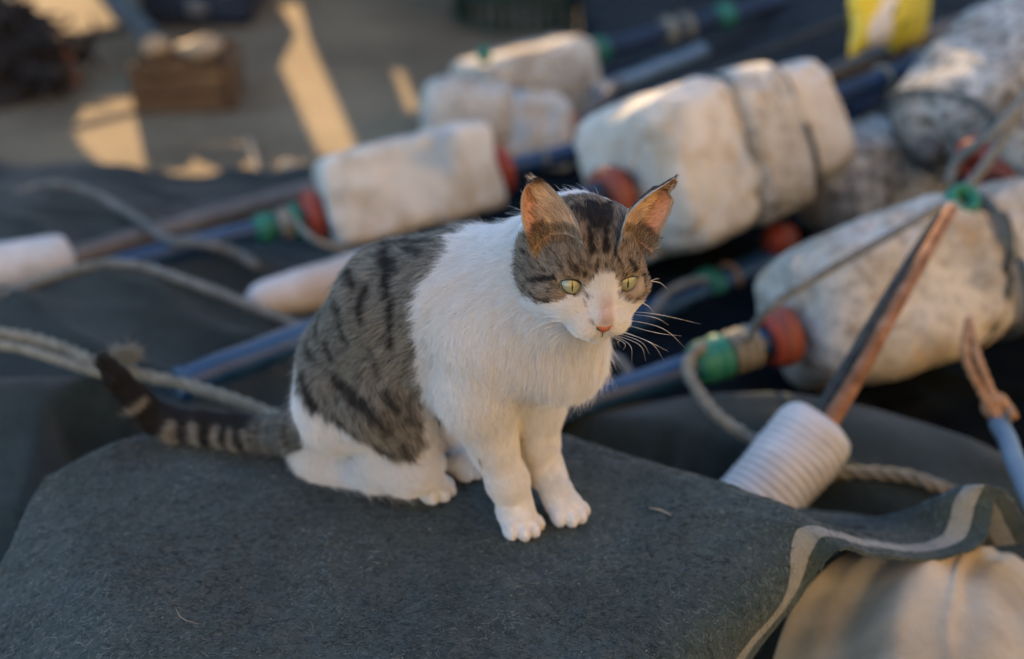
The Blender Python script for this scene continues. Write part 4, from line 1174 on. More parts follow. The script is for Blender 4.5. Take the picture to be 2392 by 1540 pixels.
def build_body():
    h = 0.0014
    lo = np.array([-0.40, -0.20, -0.004]); hi = np.array([0.13, 0.13, 0.31])
    m = 5
    nc = np.ceil((hi - lo) / (h * m)).astype(int)
    g = [lo[i] + (np.arange(nc[i]) + 0.5) * h * m for i in range(3)]
    G = np.stack(np.meshgrid(*g, indexing='ij'), -1).reshape(-1, 3)
    dc = sdf(G).reshape(nc)
    near = np.abs(dc) < h * m * 1.75
    F = np.where(dc < 0, -1.0, 1.0).astype(np.float32).repeat(m, 0).repeat(m, 1).repeat(m, 2)
    cells = np.argwhere(near)
    o = np.stack(np.meshgrid(*[np.arange(m)] * 3, indexing='ij'), -1).reshape(-1, 3)
    I = (cells[:, None, :] * m + o[None]).reshape(-1, 3)
    for s0 in range(0, len(I), 1500000):
        J = I[s0:s0 + 1500000]
        F[J[:, 0], J[:, 1], J[:, 2]] = sdf(lo + J * h)
    return surface_nets(F, lo, h)

import time as _time
_t0 = _time.time()
BV, BF = build_body()
print("body", len(BV), len(BF), _time.time() - _t0)

def relax(V, F, n=2):
    for _ in range(n):
        acc = np.zeros_like(V); cnt = np.zeros(len(V))
        for a, b in ((0, 1), (1, 2), (2, 3), (3, 0)):
            np.add.at(acc, F[:, a], V[F[:, b]]); np.add.at(acc, F[:, b], V[F[:, a]])
            np.add.at(cnt, F[:, a], 1); np.add.at(cnt, F[:, b], 1)
        V = V * 0.5 + 0.5 * acc / cnt[:, None]
    return V
BV = relax(BV, BF, 2)
bvh = BVHTree.FromPolygons([Vector(v) for v in BV], [tuple(map(int, f)) for f in BF])
def hit(px, py):
    d = Vector(ray(px, py)); r = bvh.ray_cast(Vector(CAM), d.normalized())
    if r[0] is not None: return np.array(r[0])
    p = Vector(at_d(px, py, 1.0)); return np.array(bvh.find_nearest(p)[0])
K1 = lambda pts: [(1147.7 + x * .3105, 363.4 + y * .3105) for x, y in pts]      # three enlarged views of the photograph
K2 = lambda pts: [(573.9 + x * .534, 478.2 + y * .534) for x, y in pts]
K5 = lambda pts: [(621.7 + x * .3416, 430.4 + y * .3416) for x, y in pts]
def marks(conv, sc, items, grow_=1.0):
    out = []
    for pts, w, s in items:
        P = np.array([hit(*q) for q in conv(pts)])
        out.append((P, w * sc * 0.5 * grow_ / FPX, s))
    return out
def seg_d(P, A, B):
    ba = B - A; L = ba @ ba
    t = np.clip(((P - A) @ ba) / max(L, 1e-12), 0, 1)
    return np.linalg.norm(P - A - t[:, None] * ba, axis=1)
def mark_mask(P, ms, soft=0.0015, nz=0.0, mirror=None):
    out = np.zeros(len(P))
    for pts, w, s in ms:
        c = pts.mean(0); R0 = np.linalg.norm(pts - c, axis=1).max() + w + 0.01
        m = np.linalg.norm(P - c, axis=1) < R0
        if not m.any(): continue
        Q = P[m]
        d = np.min([seg_d(Q, a, b) for a, b in zip(pts[:-1], pts[1:])], axis=0) if len(pts) > 1 else np.linalg.norm(Q - pts[0], axis=1)
        if nz: d = d + nz * fbm(Q, 260, 2)
        out[m] = np.maximum(out[m], s * (1 - smoothstep(w - soft, w + soft, d)))
    return out

SPOTS = marks(K5, .3416, [([(700, 440), (800, 415), (900, 400), (1000, 405), (1120, 410)], 50, .9), ([(950, 450), (1060, 490)], 50, .9),
    ([(800, 480), (820, 560)], 75, 1), ([(830, 600), (820, 740)], 65, 1), ([(860, 820), (850, 1100)], 48, 1),
    ([(560, 610), (590, 690)], 62, .9), ([(680, 720), (650, 800), (640, 940)], 52, 1), ([(470, 820), (505, 880)], 50, 1),
    ([(395, 870), (345, 1020)], 62, 1), ([(505, 960), (560, 1090)], 48, 1), ([(410, 1080), (455, 1190)], 50, 1),
    ([(285, 1110), (330, 1205)], 56, .8), ([(690, 1080), (730, 1180), (770, 1310)], 22, .8), ([(250, 1310), (280, 1440), (330, 1520)], 62, 1),
    ([(480, 1300), (600, 1440), (650, 1490)], 46, .8), ([(760, 400), (700, 440)], 40, .7)], 1.3)
SPOTS += marks(K2, .534, [([(400, 770), (450, 830), (510, 880)], 48, .9), ([(390, 940), (470, 1010), (560, 1060), (640, 1100)], 42, .85),
    ([(560, 900), (620, 1000)], 40, .75), ([(690, 1060), (720, 1110)], 26, .7), ([(600, 820), (660, 900)], 34, .8), ([(520, 870), (560, 950)], 40, .8), ([(470, 1010), (540, 1075), (620, 1115)], 44, .8), ([(700, 880), (720, 960)], 22, .6)], 1.25)
SPOTS += [(p * np.array([1, 1, 1]) + CL * (2 * abs(bc(p)[:, 1].mean()) + 0.02), w, s) for p, w, s in SPOTS[2:14]]
HEADM = marks(K1, .3105, [([(700, 470), (830, 420), (900, 360)], 60, .9), ([(640, 400), (720, 430), (820, 400)], 100, .85), ([(650, 380), (700, 450)], 80, .7), ([(760, 370), (790, 500)], 130, .95), ([(860, 390), (850, 500)], 90, .9), ([(880, 380), (870, 480)], 80, .8),
    ([(930, 330), (1050, 300)], 80, .7), ([(740, 540), (755, 720)], 40, 1), ([(745, 720), (708, 900)], 26, 1), ([(800, 560), (792, 880)], 16, .9), ([(850, 540), (858, 720)], 44, 1),
    ([(885, 560), (930, 740)], 26, 1), ([(900, 770), (907, 885)], 15, .9), ([(950, 780), (985, 910)], 26, 1), ([(855, 740), (862, 850)], 12, .7),
    ([(590, 800), (650, 880)], 46, .75), ([(1045, 800), (1080, 860)], 38, .8), ([(270, 925), (350, 940), (470, 912)], 32, 1), ([(300, 1050), (370, 1085), (440, 1095)], 30, .95),
    ([(430, 1010), (500, 1080)], 22, .6), ([(1125, 903), (1160, 897)], 15, .9), ([(240, 830), (330, 860)], 16, .5), ([(230, 700), (290, 760)], 40, .5), ([(560, 640), (640, 760)], 20, .35), ([(690, 620), (650, 760)], 18, .4), ([(1010, 640), (960, 740)], 18, .4), ([(1090, 740), (1130, 800)], 24, .4)])
SMALL = marks(K1, .3105, [([(752, 1240), (768, 1262)], 22, .55), ([(696, 1020), (722, 1075)], 16, .95), ([(722, 1050), (760, 1062)], 7, .8), ([(690, 1100), (700, 1135)], 8, .6), ([(945, 1025), (955, 1075)], 13, .8), ([(640, 1180), (641, 1182)], 5, .6), ([(600, 1200), (601, 1201)], 5, .5), ([(660, 1230), (661, 1231)], 5, .5)])
SMALL += marks(lambda p: p, 1.0, [([(1116, 1075), (1124, 1078)], 7, .8)])
LIGHTM = marks(K1, .3105, [([(500, 600), (590, 620), (560, 680)], 50, .6), ([(500, 950), (540, 1060), (620, 1080)], 22, .5), ([(1080, 580), (1150, 610), (1190, 660)], 50, .6), ([(500, 905), (600, 900)], 14, .5), ([(1130, 960), (1120, 1000)], 16, .25),
    ([(770, 800), (820, 860), (860, 880)], 26, .6), ([(760, 900), (700, 960)], 14, .5), ([(940, 900), (960, 960)], 14, .5), ([(830, 770), (880, 800)], 20, .4)])

GREY_PX = [(1052, 556), (1040, 590), (1000, 640), (972, 700), (962, 760), (968, 820), (974, 880), (983, 940), (1003, 1000), (985, 1048), (955, 1082), (915, 1066), (870, 1040), (815, 1010), (765, 985), (715, 950)]
_g = bc(np.array([hit(*q) for q in GREY_PX]))[:, [0, 2]]
GREY_POLY = np.concatenate([_g, [[-0.022, 0.083], [-0.050, 0.094], [-0.2, 0.12], [-0.1, 0.30], [_g[0][0] + 0.01, 0.30]]])
HV = lambda q: np.stack([q[:, 0], q[:, 2] * math.cos(R(28)) - q[:, 1] * math.sin(R(28))], 1)
WH_PX = K1([(150, 1040), (222, 1045), (300, 1098), (400, 1118), (500, 1100), (560, 1060), (640, 1055), (690, 1040), (735, 960), (780, 905), (860, 870), (935, 915), (955, 980), (965, 1060), (1010, 1095), (1075, 1112), (1110, 1100)])
_w = HV(hc_(np.array([hit(*q) for q in WH_PX])))
_w[0, 0] -= 2.0
_w = np.concatenate([_w, [_w[-1] + [0.35, 0.12], _w[-1] + [3.0, 0.5]]])
HEAD_WHITE = np.concatenate([_w, [[8, -12], [-8, -12]]])

def poly_sd(Q, poly):                        # signed distance, inside negative
    n = len(poly); d = np.full(len(Q), 1e9); ins = np.zeros(len(Q), bool)
    for i in range(n):
        a, b = poly[i], poly[(i + 1) % n]
        ba = b - a; pa = Q - a
        t = np.clip((pa @ ba) / (ba @ ba), 0, 1)
        d = np.minimum(d, np.linalg.norm(pa - t[:, None] * ba, axis=1))
        c = ((a[1] > Q[:, 1]) != (b[1] > Q[:, 1])) & (Q[:, 0] < (b[0] - a[0]) * (Q[:, 1] - a[1]) / (b[1] - a[1] + 1e-15) + a[0])
        ins ^= c
    return np.where(ins, -d, d)

TAILA = np.array(TAIL); TAIL_S = np.concatenate([[0], np.cumsum(np.linalg.norm(np.diff(TAILA, axis=0), axis=1))])
def tail_param(P):
    best = np.full(len(P), 1e9); s = np.zeros(len(P)); up = np.zeros(len(P))
    for i in range(len(TAILA) - 1):
        a, b = TAILA[i], TAILA[i + 1]; ba = b - a
        t = np.clip(((P - a) @ ba) / (ba @ ba), 0, 1); c = a + t[:, None] * ba
        d = np.linalg.norm(P - c, axis=1); m = d < best
        best[m] = d[m]; s[m] = TAIL_S[i] + t[m] * np.linalg.norm(ba); up[m] = ((P - c) @ UPV)[m]
    return best, s, up

def coat(P):
    """returns grey-tabby weight, darkness weight, lightness weight and region (0 body, 1 head, 2 tail) of coat points"""
    n = len(P)
    q = bc(P); h = hc_(P)
    hd = np.linalg.norm(h * np.array([1, 0.95, 1.05]) - np.array([0, 0.3, 0.2]), axis=1)
    grey = np.zeros(n); dark = np.zeros(n); light = np.zeros(n); reg = np.zeros(n, int)
    is_head = (hd < 4.9) & (h[:, 1] + h[:, 2] * 0.25 > -2.9)
    td, ts, tu = tail_param(P)
    is_tail = (td < 0.020) & (P[:, 0] < -0.161 + 0.004 * fbm(P, 160, 2))
    reg[is_head] = 1; reg[is_tail] = 2
    bd = reg == 0
    sdp = poly_sd(q[:, [0, 2]], GREY_POLY) + 0.0035 * fbm(P, 110, 3) 
    grey[bd] = 1 - smoothstep(-0.0015, 0.0015, sdp[bd])
    # far flank: leave most of the chest white too
    dark[bd] = mark_mask(P[bd], SPOTS, 0.0018, 0.0022)
    ridge = smoothstep(0.010, 0.0, np.abs(q[:, 1])) * (q[:, 2] > 0.12)
    dark[bd] = np.maximum(dark[bd], 0.35 * ridge[bd])
    fle = fbm(P, 300, 3)
    dark[bd] = np.maximum(dark[bd], smoothstep(0.35, 0.8, fle[bd]) * 0.18)
    hq = HV(h)
    sh = poly_sd(hq, HEAD_WHITE) + 0.10 * fbm(P, 260, 3)
    gh = smoothstep(-0.10, 0.10, sh)
    nape = smoothstep(-3.3, -2.6, h[:, 1] + h[:, 2] * 0.25)
    crown = (hq[:, 1] > -0.5)
    grey[is_head] = (gh * nape)[is_head]
    dark[is_head] = mark_mask(P[is_head], HEADM, 0.0011, 0.0012)
    st = np.sin(h[:, 0] * 7.5 + 1.5 * fbm(P, 90, 2)) * smoothstep(2.2, 1.0, np.abs(h[:, 0])) * smoothstep(0.5, 2.5, hq[:, 1])
    dark[is_head] = np.maximum(dark[is_head], smoothstep(0.1, 0.9, st[is_head]) * 0.45)
    light[is_head] = mark_mask(P[is_head], LIGHTM, 0.002, 0.001)
    light = np.where((dark > 0.5), 0, light)
    # tail bands
    grey[is_tail] = 1
    x = ts
    bands = np.zeros(n)
    # px positions of the pale blobs along the tail
    for bx, w in ((596, 10), (554, 12), (511, 14), (456, 17), (391, 18), (325, 11)):
        p0 = np.array(on_z(bx, 1010, 0.016)) if bx > 400 else (TAILA[5] if bx > 350 else TAILA[7])
        s0 = tail_param(p0[None])[1][0]
        bands = np.maximum(bands, smoothstep(w * 1.12 / 3321, w * 0.75 / 3321, np.abs(x - s0 + 0.0012 * fbm(P, 200, 2))) * smoothstep(0.0065, 0.0025, tu + 0.0006 * np.sin(ts * 400)))
    root = smoothstep(0.075, 0.060, ts)
    fine = 0.5 + 0.5 * np.sin(ts * 2 * math.pi / 0.0095)
    tdark = (1 - bands) * (1 - root) + root * (0.05 + 0.45 * fine)
    dark[is_tail] = tdark[is_tail]; light[is_tail] = (bands * 0.25)[is_tail]
    small = mark_mask(P, SMALL, 0.0006, 0.0005)
    return grey, dark, light, reg, small, h

WHITE = np.array([0.84, 0.835, 0.82]); 
def coat_color(P, rnd, Pd=None):
    """rnd: one random number per hair; colour at the given fraction along the hair"""
    grey, dark, light, reg, small, h = coat(P)
    if Pd is not None: dark = coat(Pd)[1]
    head = (reg == 1)[:, None]
    pale = np.where(head, np.array([0.50, 0.41, 0.31]), np.array([0.50, 0.485, 0.42]))
    deep = np.where(head, np.array([0.060, 0.047, 0.037]), np.array([0.075, 0.072, 0.064]))
    cl = 0.0 if (np.ptp(rnd) == 0) else np.where(reg == 1, fbm(P, 900, 2) * 0.7, fbm(P, 620, 2) * 0.5)
    f = smoothstep(np.where(reg == 1, 0.16, 0.24), np.where(reg == 1, 0.58, 0.66), rnd + cl + (light - 0.0) * 0.35 - dark * 0.15)
    f = f * np.where(reg == 1, 0.95, 0.85)
    c = deep * (1 - f[:, None]) + pale * f[:, None]
    c = c * (1 - 0.35 * light[:, None]) + np.array([0.50, 0.43, 0.34]) * 0.35 * light[:, None]
    blk = np.array([0.012, 0.012, 0.014])
    d = np.clip(dark * 1.0 + (rnd - 0.5) * 0.25 * (dark > 0.05), 0, 1)[:, None] * 0.93
    c = c * (1 - d) + blk * d
    warm = smoothstep(0.4, 1.2, fbm(P, 60, 2))[:, None] * 0
    w = WHITE * (0.93 + 0.12 * rnd[:, None])
    # hair edge: whole hairs are grey or white, not blends
    g = (grey > 0.25 + 0.5 * rnd).astype(float)[:, None]
    # nose bridge: pinkish white, thin hair
    pk = (smoothstep(0.75, 0.25, np.abs(h[:, 0])) * smoothstep(3.5, 4.2, h[:, 1]) * smoothstep(-2.1, -1.6, h[:, 2]))[:, None]
    w = w * (1 - 0.55 * pk) + np.array([0.62, 0.42, 0.35]) * 0.55 * pk
    c = w * (1 - g) + c * g
    s = small[:, None] * 0.85
    return c * (1 - s) + np.array([0.03, 0.025, 0.022]) * s

# ---- body object
cat = empty("cat", (0.0, -0.05, 0.0), "young white and brown tabby cat with yellow-green eyes sitting on the dark felt mat", "cat")
skin, nt, b = new_mat("cat_skin")
at = N(nt, "ShaderNodeAttribute", attribute_name="hcol")
nt.links.new(at.outputs["Color"], b.inputs["Base Color"])
b.inputs["Roughness"].default_value = 0.9
b.inputs["Specular IOR Level"].default_value = 0.1
def vcol(o, cols):
    a = o.data.attributes.new("hcol", 'FLOAT_COLOR', 'POINT')
    cc = np.ones((len(o.data.vertices), 4), np.float32); cc[:, :3] = cols
    a.data.foreach_set("color", cc.ravel())
body = mesh_obj("body", BV, BF, skin, cat)
vcol(body, coat_color(BV, np.full(len(BV), 0.42)) * 0.7)

# ---- eyes
eye_m, nt, b = new_mat("cat_eye")
uvn = N(nt, "ShaderNodeUVMap", uv_map="UVMap")
sx = N(nt, "ShaderNodeSeparateXYZ"); nt.links.new(uvn.outputs[0], sx.inputs[0])
def M(nt, op, a, b=None, clamp=False):
    n = N(nt, "ShaderNodeMath", operation=op, use_clamp=clamp)
    for i, v in enumerate((a, b)):
        if v is None: continue
        if isinstance(v, (int, float)): n.inputs[i].default_value = v
        else: nt.links.new(v, n.inputs[i])
    return n.outputs[0]
x2 = M(nt, 'POWER', M(nt, 'ABSOLUTE', M(nt, 'DIVIDE', sx.outputs[0], 0.060)), 1.2)
y2 = M(nt, 'POWER', M(nt, 'ABSOLUTE', M(nt, 'DIVIDE', sx.outputs[1], 0.40)), 2.0)
pup = M(nt, 'ADD', x2, y2)
rr = M(nt, 'SQRT', M(nt, 'ADD', M(nt, 'POWER', sx.outputs[0], 2.0), M(nt, 'POWER', sx.outputs[1], 2.0)))
ang = M(nt, 'ARCTAN2', sx.outputs[1], sx.outputs[0])
cmb = N(nt, "ShaderNodeCombineXYZ"); nt.links.new(M(nt, 'MULTIPLY', ang, 6.0), cmb.inputs[0]); nt.links.new(rr, cmb.inputs[1])
nz = N(nt, "ShaderNodeTexNoise", inp={"Scale": 3.0, "Detail": 4.0}); nt.links.new(cmb.outputs[0], nz.inputs["Vector"])
iris = ramp(nt, M(nt, 'ADD', M(nt, 'MULTIPLY', rr, 0.75), M(nt, 'MULTIPLY', nz.outputs[0], 0.25)),
            [(0.15, (0.25, 0.255, 0.13)), (0.40, (0.235, 0.25, 0.15)), (0.62, (0.20, 0.215, 0.135)), (0.74, (0.09, 0.10, 0.06)), (0.84, (0.02, 0.02, 0.018))])
mx = N(nt, "ShaderNodeMix", data_type='RGBA')
nt.links.new(M(nt, 'GREATER_THAN', pup, 1.0), mx.inputs[0])
mx.inputs[6].default_value = (0.004, 0.004, 0.005, 1); nt.links.new(iris, mx.inputs[7])
nt.links.new(mx.outputs[2], b.inputs["Base Color"])
b.inputs["Roughness"].default_value = 0.25
b.inputs["Coat Weight"].default_value = 1.0
b.inputs["Coat Roughness"].default_value = 0.015
rim_m, _, b = new_mat("eye_rim"); b.inputs["Base Color"].default_value = (0.014, 0.010, 0.009, 1); b.inputs["Roughness"].default_value = 0.35

APER = [K1([(524, 950), (560, 942), (620, 945), (668, 968), (688, 993), (706, 1026), (680, 1040), (630, 1042), (568, 1025), (533, 988)]),
        K1([(953, 1022), (965, 968), (1000, 936), (1055, 918), (1107, 921), (1108, 950), (1089, 990), (1042, 1020), (992, 1030), (972, 1026)])]
EYE_HAIRLESS = []
for (ec, g), ap in zip(EYES, APER):
    ux = unit(HR - g * (HR @ g)); uy = np.cross(g, ux); uy = uy if uy @ HU > 0 else -uy
    V, UVs, F = [], [], []
    nr, ns = 28, 40
    for i in range(nr + 1):
        th = math.pi * i / nr * 0.6
        for j in range(ns):
            ph = 2 * math.pi * j / ns
            d = g * math.cos(th) + (ux * math.cos(ph) + uy * math.sin(ph)) * math.sin(th)
            bul = 1.0 + 0.06 * max(0, math.cos(th) - 0.75) / 0.25
            V.append(ec + d * EYR * bul); UVs.append((math.cos(ph) * math.sin(th), math.sin(ph) * math.sin(th)))
    for i in range(nr):
        for j in range(ns):
            a, c = i * ns + j, i * ns + (j + 1) % ns
            F.append((a, c, c + ns, a + ns))
    mesh_obj("eye", V, F, eye_m, cat, uvs=np.array(UVs))
    # eyelids: shell from the almond opening outwards
    pts = []
    m = 48
    ap = np.array(ap); seg = np.linalg.norm(np.roll(ap, -1, 0) - ap, axis=1); cs = np.concatenate([[0], np.cumsum(seg)])
    for q in np.linspace(0, cs[-1], m, endpoint=False):
        k = min(np.searchsorted(cs, q, side='right') - 1, len(ap) - 1); t = (q - cs[k]) / seg[k]
        p0, p1, p2, p3 = ap[k - 1], ap[k], ap[(k + 1) % len(ap)], ap[(k + 2) % len(ap)]
        pts.append(0.5 * ((2 * p1) + (p2 - p0) * t + (2 * p0 - 5 * p1 + 4 * p2 - p3) * t * t + (3 * p1 - p0 - 3 * p2 + p3) * t ** 3))
    dirs = []
    for px, py in pts:
        d = unit(ray(px, py)); oc = CAM - ec; bb = oc @ d; rr_ = EYR * 1.04
        disc = bb * bb - (oc @ oc - rr_ ** 2)
        tt = -bb - math.sqrt(max(disc, 0)); dirs.append(unit(CAM + d * tt - ec))
    dirs = np.array(dirs); mid = unit(dirs.mean(0))
    V, F, mats = [], [], []
    rings = [(0.0, 0.985), (0.015, 1.06), (0.075, 1.10), (0.13, 1.10), (0.20, 1.055), (0.42, 0.98), (0.8, 0.86)]
    for fr, rad in rings:
        for d in dirs:
            out = unit(d - mid * (d @ mid)); far = unit(mid * math.cos(1.12) + out * math.sin(1.12))
            dd = unit(d * (1 - fr) + far * fr)
            V.append(ec + dd * EYR * rad)
    for i in range(len(rings) - 1):
        for j in range(m):
            F.append((i * m + j, i * m + (j + 1) % m, (i + 1) * m + (j + 1) % m, (i + 1) * m + j)); mats.append(0 if i < 3 else 1)
    lid = mesh_obj("eyelid", V, F, rim_m, cat)
    lid.data.materials.append(skin)
    lid.data.polygons.foreach_set("material_index", mats)
    LV = np.array(V)
    gl_ = (coat(LV)[0] > 0.5)[:, None]
    vcol(lid, np.where(gl_, np.array([0.11, 0.088, 0.065]), np.array([0.55, 0.52, 0.48])))
    EYE_HAIRLESS.append((ec, dirs, mid))

# ---- nose leather
nose_m = noise_mat("nose_leather", [(0.3, (0.36, 0.11, 0.055)), (0.7, (0.46, 0.16, 0.085))], scale=300, rough=0.45, bump=0.3, bump_scale=1800, bump_dist=0.0003)
NP = K1([(778, 1272), (800, 1290), (840, 1294), (880, 1288), (902, 1278), (893, 1300), (862, 1318), (832, 1337), (812, 1318), (790, 1300)])
nc_ = np.mean([hit(*q) for q in NP], axis=0)
V = [nc_ + HF * 0.0022]; F = []
npn = len(NP)
for ring, (s, lift) in enumerate(((0.55, 0.0020), (0.88, 0.0013), (1.08, -0.0004))):
    for q in NP:
        pxy = np.array(q) * s + np.mean(NP, axis=0) * (1 - s)
        V.append(hit(*pxy) + HF * lift)
for j in range(npn):
    F.append((0, 1 + j, 1 + (j + 1) % npn))
    for r_ in (0, 1):
        a = 1 + r_ * npn
        F.append((a + j, a + npn + j, a + npn + (j + 1) % npn, a + (j + 1) % npn))
mesh_obj("nose", V, F, nose_m, cat)
NOSE_C = nc_
# nostril slits and the line of the mouth
for sgn in (-1, 1):
    pts = [hit(*q) + HF * 0.0012 for q in K1([(836 + sgn * 24, 1312), (836 + sgn * 40, 1297), (836 + sgn * 52, 1288)])]
    V, F = tube(smooth_path(pts, 7), [0.0002, .0005, .0007, .0008, .0007, .0005, .0002])
    mesh_obj("nostril", V, F, rim_m, cat)
pts = [hit(*q) + HF * 0.0004 for q in K1([(833, 1334), (832, 1348), (826, 1362)])]
V, F = tube(smooth_path(pts, 7), 0.0004); mesh_obj("mouth", V, F, rim_m, cat)

# ---- ears
ear_in = noise_mat("ear_skin", [(0.3, (0.33, 0.165, 0.095)), (0.7, (0.43, 0.24, 0.15))], scale=90, rough=0.6, bump=0.2)
ear_in.node_tree.nodes["Principled BSDF"].inputs["Subsurface Weight"].default_value = 0.25
ear_in.node_tree.nodes["Principled BSDF"].inputs["Subsurface Radius"].default_value = (0.006, 0.002, 0.001)
def resample(pl, n):
    pl = np.array(pl, float)
    s = np.concatenate([[0], np.cumsum(np.linalg.norm(np.diff(pl, axis=0), axis=1))]); s /= s[-1]
    out = smooth_path(pl, 120)
    s2 = np.concatenate([[0], np.cumsum(np.linalg.norm(np.diff(out, axis=0), axis=1))]); s2 /= s2[-1]
    return np.array([[np.interp(t, s2, out[:, k]) for k in range(out.shape[1])] for t in np.linspace(0, 1, n)])
# (px, py, forward offset in cm) of the two rims
EAR_A = ([(1244, 592, 2.0), (1228, 552, 1.5), (1218, 508, 0.7), (1217, 470, 0.0), (1223, 445, -0.6), (1237, 430, -0.8), (1257, 425, -0.9)],
         [(1360, 572, 2.9), (1352, 532, 2.1), (1334, 494, 1.0), (1309, 461, 0.2), (1287, 438, -0.4), (1271, 427, -0.8), (1258, 425, -0.9)])
EAR_B = ([(1448, 575, 2.9), (1455, 532, 2.1), (1472, 496, 1.0), (1504, 465, 0.0), (1542, 438, -0.6), (1576, 416, -1.1)],
         [(1524, 592, 1.7), (1540, 552, 1.2), (1559, 510, 0.3), (1572, 472, -0.5), (1564, 452, -0.7), (1579, 421, -1.1)])
EARS = []
def build_ear(L, Rr, back, notch=None, depth=1.5):
    nv, nu = 34, 22
    l = resample(L, nv); r = resample(Rr, nv)
    V, F, In = [], [], []
    for side in (0, 1):
        for i in range(nv):
            v = i / (nv - 1)
            a, b_ = HP(*l[i]), HP(*r[i])
            w = np.linalg.norm(b_ - a)
            for j in range(nu):
                u = -1 + 2 * j / (nu - 1)
                p = (a + b_) / 2 + (b_ - a) / 2 * u
                dep = min(depth * cm, w * 0.75) * (1 - abs(u) ** 2.3) * (1 - 0.55 * v)
                p = p + back * dep + back * side * (0.0011 * (1 - abs(u) ** 6))
                V.append(p)
    n0 = nv * nu
    for side in (0, 1):
        for i in range(nv - 1):
            for j in range(nu - 1):
                if notch and notch(i / (nv - 1), -1 + 2 * (j + .5) / (nu - 1)): continue
                a = side * n0 + i * nu + j
                q = (a, a + 1, a + nu + 1, a + nu)
                F.append(q if side == 0 else q[::-1])
    return np.array(V), F, nv, nu
ear_back = mnoise and None
for L, Rr, back, notch in ((EAR_A[0], EAR_A[1], unit(-HF * 0.9 + HR * 0.20 + HU * 0.1), None),
                           (EAR_B[0], EAR_B[1], unit(-HF * 0.98 - HR * 0.10 + HU * 0.1), None)):
    V, F, nv, nu = build_ear(L, Rr, back, notch)
    ear = mesh_obj("ear", V, F, ear_in, cat)
    ear.data.materials.append(skin)
    half = sum(1 for f in F if f[0] < nv * nu)
    ear.data.polygons.foreach_set("material_index", [0 if f[0] < nv * nu else 1 for f in F])
    uu = np.abs(np.tile(-1 + 2 * np.arange(nu) / (nu - 1), nv * 2))
    vcol(ear, np.array([0.05, 0.04, 0.035]) + ((uu > .8) | (np.repeat(np.tile(np.arange(nv) / (nv - 1), 2), nu) > .93))[:, None] * np.array([0.28, 0.22, 0.16]))
    EARS.append((V[:nv * nu].reshape(nv, nu, 3), V[nv * nu:].reshape(nv, nu, 3), back, 1 if len(EARS) == 0 else -1))
# ---- fur
fur_m, nt, b = new_mat("cat_fur")
at = N(nt, "ShaderNodeAttribute", attribute_name="hcol")
nt.links.new(at.outputs["Color"], b.inputs["Base Color"])
b.inputs["Roughness"].default_value = 0.55
b.inputs["Specular IOR Level"].default_value = 0.25
tr = N(nt, "ShaderNodeBsdfTranslucent"); nt.links.new(at.outputs["Color"], tr.inputs["Color"])
ms = N(nt, "ShaderNodeMixShader", inp={0: 0.38})
out = nt.nodes["Material Output"]
nt.links.new(b.outputs[0], ms.inputs[1]); nt.links.new(tr.outputs[0], ms.inputs[2]); nt.links.new(ms.outputs[0], out.inputs[0])

NH = 330000
def grow(V, F, count, seed, wfun=None):
    rs = np.random.RandomState(seed)
    T = np.concatenate([F[:, [0, 1, 2]], F[:, [0, 2, 3]]])
    a, b_, c = V[T[:, 0]], V[T[:, 1]], V[T[:, 2]]
    cr = np.cross(b_ - a, c - a); ar = np.linalg.norm(cr, axis=1) / 2
    nrm = unit(cr)
    w = ar.copy()
    ce = (a + b_ + c) / 3
    if wfun is not None: w *= wfun(ce, nrm)
    w /= w.sum()
    t = rs.choice(len(T), count, p=w)
    r1, r2 = np.sqrt(rs.rand(count)), rs.rand(count)
    P = a[t] * (1 - r1)[:, None] + b_[t] * (r1 * (1 - r2))[:, None] + c[t] * (r1 * r2)[:, None]
    return P, nrm[t], rs
# smooth vertex normals for the fur
VN = np.zeros_like(BV)
_n = np.cross(BV[BF[:, 2]] - BV[BF[:, 0]], BV[BF[:, 3]] - BV[BF[:, 1]])
for k in range(4): np.add.at(VN, BF[:, k], _n)
VN = unit(VN)
if ((BV - BV.mean(0)) * VN).sum() < 0: VN = -VN
def wfun(ce, nrm):
    vd = unit(CAM - ce); f = (nrm * vd).sum(1)
    h = hc_(ce); hd = np.linalg.norm(h, axis=1)
    w = np.where(f < -0.25, 0.35, 1.0)
    w = w * np.where(hd < 5.2, 2.6, 1.0)
    w = w * np.where((h[:, 1] > 2.2) & (hd < 5.6), 1.7, 1.0)
    w = w * np.where(ce[:, 2] < 0.0018, 0.0, 1.0)
    w = w * np.where(ce[:, 2] < 0.06, 1.4, 1.0)
    return w
P, Nn, rs = grow(BV, BF, NH, 11, wfun)
